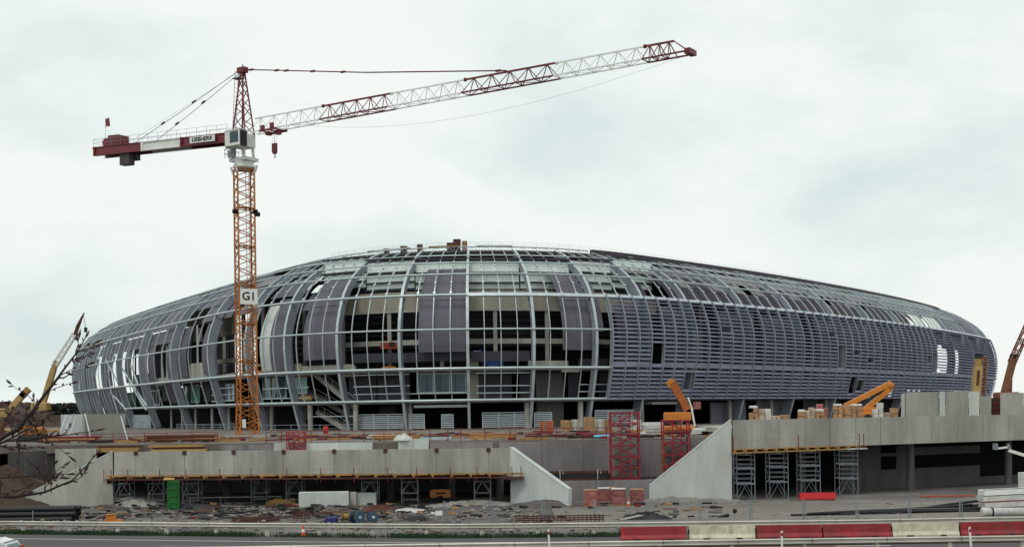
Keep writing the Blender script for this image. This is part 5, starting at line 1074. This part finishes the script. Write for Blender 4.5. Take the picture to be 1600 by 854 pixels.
for z in (.6, 1.2, 1.8): MB().box((0, -.03, z), (1.0, .05, .08)).build('rib', SCAF_RED, t)
# pallets on the right deck
pal = [(1171, 1184, 636, CARD, 'leftmost carton pallet on the bridge deck'), (1185, 1205, 637, PLASTIC, 'plastic wrapped pallet second from the left on the bridge deck'), (1206, 1219, 641, PLASTIC, 'low plastic wrapped pallet third from the left on the bridge deck'), (1220, 1232, 640, CARD, 'carton pallet fourth from the left on the bridge deck'), (1247, 1258, 642, CARD, 'carton pallet left in the second group on the bridge deck'), (1258, 1272, 634, PLASTIC, 'tall plastic wrapped pallet in the second group on the bridge deck'), (1273, 1287, 641, CARD, 'carton pallet right in the second group on the bridge deck'), (1277, 1293, 630, WRAP_RED, 'reddish wrapped pallet right behind the second group on the bridge deck'), (1302, 1316, 633, CARD, 'carton pallet left of the orange crane arm on the bridge deck'), (1317, 1328, 634, CARD, 'middle carton pallet left of the orange crane arm'), (1329, 1347, 633, CARD, 'carton pallet just below the lower orange crane arm'), (1364, 1379, 630, CARD, 'tall carton pallet right of the orange crane arm'), (1381, 1390, 634, PLASTIC, 'small plastic wrapped pallet near the concrete box on the deck'), (1391, 1402, 630, CARD, 'rightmost carton pallet beside the concrete box on the deck')]
for q, (p0, p1, y0, mt, lab) in enumerate(pal):
    pm = (p0 + p1) / 2; D = RP(pm, 0).y + (2.6 if 'behind' not in lab else 5.0); zt = at(pm, y0, D).z; w = (p1 - p0) * D / F; t = thing('carton_pallet', lab, 'pallet', gx(pm, D, 6.05), random.uniform(-.1, .1), 'pallets on the bridge deck'); H = zt - 6.05
    MB().box((0, 0, .07), (w, .9, .12)).build('pallet', TIMBER, t)
    n = max(1, round(w / .45)); rows = max(2, round(H / .5))
    for j in range(n):
        rj = rows - (1 if random.random() < .3 and rows > 2 else 0); k = w * .96 / n; h = (H - .14) / rows * random.uniform(.92, 1.06); mt_ = (CARD_WRAP if mt is PLASTIC else mt) if random.random() < .85 else PLASTIC
        for r_ in range(rj): MB().bbox((-w * .48 + k * (j + .5) + random.uniform(-.02, .02), random.uniform(-.04, .04), .14 + h * (r_ + .5)), (k * .95, .82, h * .97), .05, random.uniform(-.12, .12)).build('carton', mt_, t)
    if mt is CARD and q % 2 == 0: MB().bbox((0, 0, H + .05), (w * .9, .8, .2), .08).build('plastic_cover', PLASTIC, t)
# pallets on the plaza before the stadium
for q, (p0, p1, y0, mt, lab, D) in enumerate(((843, 851, 658, BRICKRED, 'red brick pallet on the plaza at the right louvred screen', 150), (852, 866, 657, BRICKRED, 'second red brick pallet right of the louvred screen', 153), (876, 892, 656, CARD, 'pale slatted crate on the plaza before the concrete wall', 150), (893, 904, 655, PLASTIC, 'white wrapped crate right of the pale slatted crate', 151), (912, 930, 651, CARD, 'tall pale crate left of the tall red scaffold tower', 148), (931, 944, 655, PLASTIC, 'white wrapped crates just left of the tall scaffold tower', 149), (945, 957, 654, CARD, 'pale crate half behind the tall red scaffold tower', 150), (984, 1002, 655, PLASTIC, 'white crate just right of the tall red scaffold tower', 148))):
    pm = (p0 + p1) / 2; zt = at(pm, y0, D).z; w = (p1 - p0) * D / F; H = zt - ZP; t = thing('stone_pallet', lab, 'pallet', gx(pm, D, ZP), 0, 'pallets on the plaza')
    MB().box((0, 0, .07), (w, 1, .12)).build('pallet', TIMBER, t)
    for r_ in range(3): MB().bbox((0, 0, .14 + (H - .14) * (r_ + .5) / 3), (w * .95, .9, (H - .14) / 3 * .96), .04).build('layer', mt, t)
    for x in (-.3, .3): MB().box((x * w, -.48, H / 2), (.08, .04, H)).build('batten', TIMBER, t)
t = thing('oil_drum', 'red steel drum on the plaza at the foot of the stairs', 'drum', gx(509, 165, ZP)); MB().lathe([(.3, 0), (.32, .02), (.32, .3), (.34, .33), (.32, .36), (.32, .6), (.34, .63), (.32, .66), (.32, .95), (.3, .97)], (0, 0, 0), 16).build('body', M('drum_red', (.5, .03, .03), .4, 0, .1, 2), t); MB().lathe([(.25, .965), (.28, .985)], (0, 0, 0), 16).build('lid', RED, t)
# ================================================================== CRANES AND LIFTS
def carrier(t, L, mat, zb=0.0):
    MB().bbox((0, 0, zb + 1.1), (L, 2.5, .7), .08).build('carrier', mat, t); MB().bbox((-L / 2 + .9, 0, zb + 1.9), (1.6, 2.3, 1.2), .15).build('cab', mat, t); MB().box((-L / 2 + .9, -1.16, zb + 2.1), (1.2, .03, .6)).build('window', GLASS, t)
    for x in frange(-L / 2 + 1, L / 2 - 1, 4):
        for y in (-1.1, 1.1): MB().lathe([(.2, -.18), (.55, -.18), (.55, .18), (.2, .18)], (x, y, zb + .55), 14, 'Y').build('wheel', RUBBER, t)
def lattice(a, b, w0, w1, n, r):
    mb = MB(); d = (b - a).normalized(); u = Vector((0, 1, 0)); v = d.cross(u).normalized()
    def c(f, i): w = w0 + (w1 - w0) * f; return a.lerp(b, f) + u * (w / 2 * (1 if i in (0, 1) else -1)) + v * (w / 2 * (1 if i in (0, 3) else -1))
    for i in range(4): mb.beam(c(0, i), c(1, i), r * 1.5)
    for j in range(n):
        for i in range(4): k = (i + 1) % 4; mb.beam(c(j / n, i if j % 2 else k), c((j + 1) / n, k if j % 2 else i), r)
    return mb
# far left mobile cranes
c = gx(62, 232, 4.2); t = thing('mobile_crane', 'distant yellow mobile crane with white lattice boom at far left', 'mobile crane', c); carrier(t, 9, YELLOW); P = lambda px, py, D=232: at(px, py, D) - c
MB().bbox(P(64, 636) + Vector((0, 0, .2)), (3, 2.4, 1.4), .2).build('superstructure', YELLOW, t); MB().beam(P(66, 634), P(84, 576), .9, .95).build('main_boom', YELLOW, t); MB().beam(P(80, 590), P(88, 563), .8, .85).build('boom_extension', TIMBER, t)
lattice(P(86, 570), P(117, 521), .85, .7, 12, .11).build('lattice_boom', WHITE, t); MB().prism([P(114, 523), P(120, 520), P(131, 488), P(127, 494), P(119, 508)], (0, .5, 0)).build('fly_jib', RUST, t); MB().tube([P(130, 489), P(134, 512)], .05, 4).build('hoist_rope', BLACK, t); MB().box(P(134, 515), (.5, .4, .9)).build('hook_block', BLACK, t)
c = gx(14, 240, 4.2); t = thing('mobile_crane', 'distant yellow crane with short raised boom at the left edge', 'mobile crane', c); carrier(t, 8, YELLOW); P = lambda px, py, D=240: at(px, py, D) - c
MB().beam(P(10, 646), P(40, 612), 1.0, 1.1).build('main_boom', YELLOW, t); MB().beam(P(34, 619), P(45, 607), 1.0, 1.1).build('boom_head', TIMBER, t); MB().bbox(P(10, 644), (2.6, 2, 1.6), .2).build('superstructure', YELLOW, t)
# machine at far left on the plaza
c = gx(52, 138, ZP); t = thing('excavator', 'orange excavator parked at far left behind the branches', 'excavator', c, .2)
for y in (-.9, .9): MB().bbox((0, y, .4), (3.0, .5, .75), .3).build('track', BLACK, t)
MB().bbox((.1, 0, 1.2), (2.4, 2.0, .8), .2).build('body', YELLOW_ORANGE, t); MB().bbox((-.7, -.5, 1.9), (1.1, .9, 1.0), .12).build('cab', YELLOW_ORANGE, t); MB().box((-.7, -.97, 2.2), (.8, .03, .7)).build('window', GLASS, t)
MB().beam((-.6, .4, 1.5), (-2.6, .4, 3.0), .28, .4).build('boom', RUST, t); MB().beam((-2.5, .4, 3.0), (-3.4, .4, 1.3), .3, .4).build('stick', RUST, t); MB().prism([(-3.6, 0, 1.3), (-3.0, 0, 1.3), (-3.1, 0, .6), (-3.7, 0, .8)], (0, .8, 0)).build('bucket', RUST, t)
# right edge crane
c = gx(1566, 172, ZP); t = thing('mobile_crane', 'brown mobile crane with lattice boom at the right edge', 'mobile crane', c); carrier(t, 9, RUST); P = lambda px, py, D=172: at(px, py, D) - c
BRN = M('boom_brown', (.20, .085, .04), .55, 0, .2, 1)
MB().beam(P(1567, 622), P(1583, 561), .75, .85).build('main_boom', BRN, t); lattice(P(1581, 566), P(1624, 468), .8, .7, 12, .11).build('lattice_boom', BRN, t); MB().beam(P(1579, 612), P(1580, 575), .3).build('derrick_strut', BRN, t); MB().bbox(P(1572, 620), (3, 2, 1.4), .15).build('superstructure', BRN, t)
MB().box(P(1583, 558), (.7, .6, .9)).build('boom_head', BLACK, t)
# yellow telescopic mast in front of the stadium's right end
c = gx(1524, 150, ZP); t = thing('mobile_crane', 'yellow telescopic boom standing upright behind the bridge concrete walls', 'mobile crane', c); carrier(t, 8, YELLOW); P = lambda px, py, D=150: at(px, py, D) - c
MB().beam(P(1524, 622), P(1528, 572), .85, .9).build('main_boom', YELLOW, t); MB().beam(P(1528, 574), P(1529, 560), .65, .7).build('boom_section', TIMBER, t); MB().box(P(1530, 556), (.8, .6, .5)).build('boom_head', BLACK, t); lattice(P(1533, 622), P(1537, 556), .6, .6, 9, .08).build('lattice_strut', BRN, t); MB().bbox(P(1526, 628), (2.6, 2, 1.2), .15).build('superstructure', YELLOW, t)
bm = P(1526, 590) + Vector((0, -.47, 0)); MB().beam(bm - Vector((.07, 0, .9)), bm + Vector((.07, 0, .9)), .34, .03, (0, 1, 0)).build('decal', RUST, t)
# orange crane beside the second red tower
c = gx(1060, 121, ZP); t = thing('loader_crane', 'orange crane boom rising above the second red scaffold tower', 'crane', c); P = lambda px, py, D=121: at(px, py, D) - c
MB().bbox((0, 0, .55), (3.0, 2.0, .9), .1).build('carrier', ORANGE, t); MB().bbox(P(1058, 650), (2.5, 1.6, .8), .1).build('turret', ORANGE, t); MB().beam(P(1074, 640), P(1050, 597), .7, .85, (0, 1, 0)).build('boom', M('boom_orange', (.34, .115, .012), .45, 0, .2, 1.5), t); MB().beam(P(1051, 603), P(1045, 594), .75, .8, (0, 1, 0)).build('boom_head', ORANGE, t); MB().beam(P(1066, 648), P(1058, 622), .2).build('lift_cylinder', BLACK, t)
MB().bbox((0, -1.0, .3), (2.8, .5, .6), .25).build('track', BLACK, t)
c = gx(1086, 128, ZP); t = thing('boom_lift', 'red and white lift basket right of the orange crane boom', 'boom lift', c); P = lambda px, py, D=128: at(px, py, D) - c
MB().bbox((0, 0, .5), (1.8, 1.3, .7), .1).build('chassis', RED, t); MB().beam((0, 0, .8), P(1080, 634), .18).build('boom', WHITE, t); MB().beam(P(1082, 640), P(1075, 620), .16).build('fly_jib', WHITE, t); MB().box(P(1089, 633), (.7, .6, .75)).build('basket', WRAP_RED, t)
# orange folded crane on the bridge deck
c = gx(1352, 130, 6.05); t = thing('loader_crane', 'orange crane with folded arm behind the pallets on the bridge deck', 'crane', c); P = lambda px, py, D=130: at(px, py, D) - c
MB().bbox((0, 0, .6), (3.4, 2.0, 1.0), .12).build('carrier', ORANGE, t)
for x in (-1.1, 0, 1.1): MB().lathe([(.15, -.15), (.45, -.15), (.45, .15), (.15, .15)], (x, -1.0, .45), 14, 'Y').build('wheel', RUBBER, t)
MB().bbox(P(1360, 643), (1.6, 1.2, 1.0), .1).build('turret', ORANGE, t); MB().beam(P(1347, 643), P(1391, 606), .5, .62, (0, 1, 0)).build('lower_arm', ORANGE, t); MB().beam(P(1320, 634), P(1392, 598), .5, .55, (0, 1, 0)).build('upper_arm', ORANGE, t); MB().lathe([(.1, -.36), (.36, -.36), (.36, .36), (.1, .36)], P(1391, 602), 14, 'Y').build('knuckle', ORANGE, t); MB().beam(P(1356, 625), P(1383, 607), .22).build('cylinder', BLACK, t); MB().beam(P(1310, 640), P(1325, 633), .4).build('hook_head', ORANGE, t)
# lifts inside the stadium
def lift(name, label, px, d, dxs, mat, zf=14.45):
    s = s_px(px, d, zf); c = pt(s, d, zf); t = thing(name, label, 'lift', c); return t, c
t, c = lift('boom_lift', 'blue boom lift parked on the first floor right of the central rib', 771, 4.6, 0, BLUE); P = lambda px, py: at(px, py, c.y) - c
MB().bbox((0, 0, .75), (3.2, 1.4, .9), .12).build('chassis', BLUE, t); MB().beam(P(738, 556), P(806, 553), .6, .7).build('boom', BLUE, t); MB().beam(P(740, 553), P(752, 546), .25).build('fly_jib', BLUE, t); MB().box(P(744, 551), (.9, .7, .6)).build('basket', WHITE, t); MB().box(P(765, 554) + Vector((0, -.34, 0)), (1.4, .03, .25)).build('decal', WHITE, t)
for x in (-1.1, 1.1): MB().lathe([(.12, -.14), (.36, -.14), (.36, .14), (.12, .14)], (x, -.65, .36), 12, 'Y').build('wheel', RUBBER, t)
t, c = lift('scissor_lift', 'red and orange lift on the first floor behind the left bay', 608, 7.2, 0, RED); P = lambda px, py: at(px, py, c.y) - c
MB().bbox((0, 0, .4), (2.2, 1.2, .6), .1).build('chassis', ORANGE, t); MB().box(P(609, 540), (2.9, 1.1, 1.0)).build('basket', M('lift_red', (.28, .04, .015), .5, 0, .3, 2), t); MB().beam((0, 0, .6), P(606, 548), .2).beam((.6, 0, .6), P(602, 548), .2).build('scissor_arm', BLACK, t); MB().box(P(613, 538) + Vector((0, -.57, 0)), (.9, .03, .7)).build('control_panel', BLACK, t)
t, c = lift('scissor_lift', 'yellow lift platform on the first floor right of the crane mast', 416, 3.2, 0, YELLOW); P = lambda px, py: at(px, py, c.y) - c
MB().bbox((0, 0, .45), (2.9, 1.2, .5), .1).build('chassis', ORANGE, t); MB().box(P(416, 570), (2.6, 1.1, .35)).build('platform', YELLOW, t); MB().beam((-1, 0, .6), P(426, 572), .15).build('scissor_arm', ORANGE, t)
# ================================================================== ROADSIDE
def guardrail(name, label, fy, xs_, posts, z=.62):
    t = thing(name, label, 'guardrail', (0, fy(0), 0)); prof = [(-.04, .16), (-.10, .10), (-.02, .04), (-.02, -.04), (-.10, -.10), (-.04, -.16), (0, -.16), (.03, 0), (0, .16)]
    for a, b in zip(xs_, xs_[1:]):
        n = len(prof); vs = []; sub_ = frange(a, b + .05, 4)
        for x in sub_:
            for dy, dz in prof: vs.append((x, fy(x) + dy, z + dz))
        fs = [(i * n + k, (i + 1) * n + k, (i + 1) * n + (k + 1) % n, i * n + (k + 1) % n) for i in range(4) for k in range(n)] + [tuple(range(n - 1, -1, -1)), tuple(range(4 * n, 5 * n))]
        MB().add(vs, fs).build('beam', RAILSTEEL, t, True)
    for x in posts: y = fy(x) + .12; MB().hexa([(x - .16, y - .1, -.1), (x + .16, y - .1, -.1), (x + .16, y + .1, -.1), (x - .16, y + .1, -.1), (x - .04, y - .05, z + .12), (x + .04, y - .05, z + .12), (x + .04, y + .05, z + .12), (x - .04, y + .05, z + .12)]).build('post', RAILSTEEL, t, True)
guardrail('guardrail', 'long galvanised guardrail along the far side of the road', rail_y, frange(-52, 48, 25), frange(-51, 47, 28))
n2 = lambda x: 67.0
guardrail('guardrail', 'nearer guardrail along the bottom edge of the picture', n2, frange(-44, 44, 22), frange(-43, 43, 22), .60)
MB().beam((-44, 67.3, .42), (44, 67.3, .42), .08, .16).build('lower_rail', RUST, bpy.data.objects['guardrail.001'] if 'guardrail.001' in bpy.data.objects else None, True)
for q, (p0, p1, mt, lab) in enumerate(((970, 1073, BARRIER_RED, 'leftmost red road barrier in the row before the guardrail'), (1077, 1180, BARRIER_CREAM, 'cream road barrier left in the row between two red ones'), (1182, 1284, BARRIER_RED, 'red road barrier right of the left cream one'), (1286, 1392, BARRIER_RED, 'red road barrier left of the right cream one'), (1394, 1498, BARRIER_CREAM, 'cream road barrier right in the row, with dirt streaks'), (1500, 1604, BARRIER_RED, 'rightmost red road barrier in the row, at the right edge'))):
    c = gx((p0 + p1) / 2, 74.6); w = (p1 - p0) * 74.6 / F; t = thing('road_barrier', lab, 'road barrier', c, random.uniform(-.006, .006), 'road barriers before the guardrail')
    MB().prism([(-w / 2, -.28, .0), (-w / 2, -.28, .1), (-w / 2, -.13, .3), (-w / 2, -.09, .78), (-w / 2, .09, .78), (-w / 2, .13, .3), (-w / 2, .28, .1), (-w / 2, .28, 0)], (w - .03, 0, 0)).build('body', mt, t)
    MB().box((-w / 2 - .03, 0, .45), (.1, .08, .3)).build('coupling', BLACK, t)
    for x in (-.25, .25): MB().box((x * w, -.29, .04), (.35, .03, .08)).build('forklift_slot', BLACK, t)
for px, py, D, lab in ((860, 826, 66.2, 'white marker post leaning by the nearer guardrail, left of the red barriers'), (1222, 828, 66.4, 'white marker post in front of the middle red barriers'), (1518, 822, 66.3, 'leaning white marker post in front of the right cream barrier')):
    c = gx(px, D); zt = at(px, py, D).z; t = thing('road_marker', lab, 'marker post', c, 0); ln = -.09 if px != 1222 else 0.0
    MB().hexa([(-.05, -.03, -.05), (.05, -.03, -.05), (.05, .03, -.05), (-.05, .03, -.05), (ln - .05, -.03, zt - .06), (ln + .05, -.03, zt), (ln + .05, .03, zt), (ln - .05, .03, zt - .06)]).build('post', WHITE, t); MB().box((ln * .85, -.035, zt - .2), (.1, .015, .16)).build('reflector', BARRIER_RED, t)
# car at the lower left corner
cc = gx(16, 64, 0); t = thing('parked_car', 'silver car entering at the lower left corner of the road', 'car', (cc.x - 2.15, 64.9, 0))
side = [(-2.15, .35), (-2.1, .75), (-1.2, .98), (-.5, 1.5), (1.2, 1.56), (1.85, 1.35), (2.1, 1.0), (2.15, .6), (2.05, .32)]
MB().prism([(x, -.85, z) for x, z in side], (0, 1.7, 0)).build('body', CARPAINT, t)
for y in (-.86, .86): MB().prism([(x, y - .01, z) for x, z in ((-1.0, 1.02), (-.42, 1.42), (1.1, 1.47), (1.6, 1.28), (1.75, 1.02))], (0, .02, 0)).build('window', GLASS, t)
MB().hexa([(1.72, -.7, 1.40), (2.06, -.72, 1.03), (2.06, .72, 1.03), (1.72, .7, 1.40), (1.76, -.7, 1.43), (2.12, -.72, 1.05), (2.12, .72, 1.05), (1.76, .7, 1.43)]).build('rear_window', GLASS, t)
for y in (-.74, .74): MB().box((2.1, y, .98), (.12, .24, .3)).build('tail_lamp', TAIL, t)
MB().box((2.15, 0, .45), (.12, 1.7, .22)).build('bumper', CARPAINT, t)
for y in (-.55, .55): MB().tube([(-.4, y, 1.6), (1.2, y, 1.63)], .03, 5).build('roof_rail', BLACK, t)
for x in (-1.35, 1.3):
    for y in (-.78, .78): w_ = MB().lathe([(.18, -.1), (.32, -.1), (.32, .1), (.18, .1)], (x, y, .32), 16, 'Y').build('wheel', RUBBER, t); MB().lathe([(.03, -.08), (.18, -.09), (.18, .09), (.03, .08)], (x, y, .32), 12, 'Y').build('rim', STEEL, w_)
# grass verge
mb = MB(); rdg = random.Random(4)
def dens(x): return 1.0 if x < -17 else (.35 if x < -8 else (.75 if x < 8 else .3))
q = 0
while q < 26000:
    x = rdg.uniform(-46, 42)
    if rdg.random() > dens(x) * (.55 + .45 * math.sin(x * 1.3) * math.sin(x * .37 + 1)): q += .2; continue
    q += 1; y = rail_y(x) - 1.3 + 1.9 * rdg.random(); h = rdg.uniform(.08, .27); a = rdg.uniform(0, PI); dx, dy = .035 * math.cos(a), .035 * math.sin(a); l = rdg.uniform(-.1, .1)
    mb.add([(x - dx, y - dy, -.08), (x + dx, y + dy, -.08), (x + l, y + rdg.uniform(-.1, .1), h)], [(0, 1, 2)])
o = mb.build('grass', GRASS); o['kind'] = 'stuff'; o['label'] = 'strip of green grass between road and guardrail'
# ================================================================== BARE TREE AT THE LEFT, CLOSE TO THE CAMERA
tr = thing('bare_tree', 'bare tree with budding dark branches reaching in from the left edge', 'tree', (-8.6, 13.2, -.07)); DT = 13.0
def twig(pts, r0, r1, buds=6, seed=0, par=tr):
    rdt = random.Random(seed); P = [at(x, y, DT + dz) for x, y, dz in pts]; n = len(P); fine_ = []
    for i in range(n - 1):
        for j in range(3): fine_.append(P[i].lerp(P[i + 1], j / 3) + Vector((rdt.uniform(-.006, .006), 0, rdt.uniform(-.006, .006))))
    fine_.append(P[-1]); m = len(fine_); o = MB().tube(fine_, [.62 * (r0 + (r1 - r0) * i / (m - 1)) for i in range(m)], 7).build('branch', BARK, tr, True)
    if buds:
        mb = MB()
        for k in range(buds):
            f = (k + .7) / buds * (m - 1); i = min(m - 2, int(f)); p = fine_[i].lerp(fine_[i + 1], f - i); d = (fine_[i + 1] - fine_[i]).normalized(); sd_ = Vector((-d.z, rdt.uniform(-.4, .4), d.x)) * (1 if k % 2 else -1); ax = (d * .8 + sd_ * .7).normalized(); ln = rdt.uniform(.035, .07); b = rdt.uniform(.008, .013)
            mb.tube([p, p + ax * ln * .5, p + ax * ln], [.005, b, .002], 6)
        e_ = fine_[-1]; d = (fine_[-1] - fine_[-2]).normalized(); mb.tube([e_, e_ + d * .05, e_ + d * .11], [.005, .015, .002], 6)
        bo = mb.build('bud', BUD); bo['kind'] = 'stuff'; bo.data.transform(tr.matrix_basis.inverted()); bo.parent = o
    return o
base = Vector((-8.6, 13.2, -.1)); MB().tube([base, base + Vector((.1, 0, 2.5)), base + Vector((.5, 0, 5)), base + Vector((1.0, 0, 6.6)), base + Vector((1.3, 0, 9.5))], [.22, .19, .15, .11, .05], 10).build('trunk', BARK, tr)
twig([(-330, 790, 0), (-150, 760, 0), (-30, 705, 0), (30, 668, 0), (60, 630, 0), (92, 588, 0), (118, 552, .2), (133, 528, .3)], .055, .008, 10, 1)
twig([(-20, 702, 0), (25, 680, -.1), (60, 660, -.1), (100, 636, -.2)], .02, .006, 6, 2); twig([(120, 552, .2), (135, 541, .3), (146, 537, .3)], .008, .005, 3, 3); twig([(118, 551, .2), (122, 538, .1), (121, 529, .1)], .007, .005, 2, 4)
twig([(92, 588, 0), (112, 577, .1), (136, 570, .2)], .009, .005, 3, 5); twig([(75, 610, 0), (95, 604, -.2), (112, 598, -.3)], .008, .005, 3, 6); twig([(60, 630, 0), (40, 615, .2), (18, 600, .3)], .008, .004, 4, 7); twig([(20, 673, 0), (10, 640, .1), (-8, 620, .2)], .014, .008, 4, 8)
twig([(-200, 770, .3), (-60, 715, .3), (10, 688, .3), (60, 684, .4), (110, 678, .5), (150, 672, .5)], .03, .006, 8, 9); twig([(-160, 800, .2), (-60, 772, .2), (20, 776, .2), (70, 768, .2), (110, 752, .3), (135, 727, .3), (148, 712, .3)], .032, .007, 10, 10)
twig([(100, 757, .3), (128, 745, .4), (131, 738, .4)], .010, .006, 3, 11); twig([(-60, 745, .1), (10, 746, .1), (60, 742, .1), (104, 740, .2)], .018, .006, 5, 12); twig([(-40, 640, .4), (10, 662, .4), (40, 650, .5), (60, 645, .5)], .012, .005, 5, 13)
twig([(30, 668, 0), (50, 672, .3), (80, 690, .4), (108, 712, .5)], .010, .005, 4, 14); twig([(80, 768, .2), (78, 752, .2), (86, 745, .2)], .008, .005, 2, 15); twig([(-30, 650, -.2), (6, 640, -.2), (30, 655, -.2), (44, 668, -.2)], .010, .005, 4, 16)

rdw = random.Random(77)
for q in range(48):         # fine side twigs
    x, y = rdw.choice(((-10, 690), (20, 672), (45, 650), (70, 618), (90, 590), (30, 775), (70, 768), (105, 753), (20, 686), (60, 684), (95, 680), (20, 745), (60, 742), (5, 655), (-15, 740), (0, 770), (110, 562), (40, 660))); a = rdw.uniform(-.6, 1.9); ln = rdw.uniform(14, 46)
    twig([(x, y, 0), (x + ln * .5 * math.cos(a), y - ln * .5 * math.sin(a), rdw.uniform(-.1, .2)), (x + ln * math.cos(a + .25), y - ln * math.sin(a + .25), rdw.uniform(-.2, .3))], .008, .004, rdw.choice((2, 3, 4)), 100 + q)
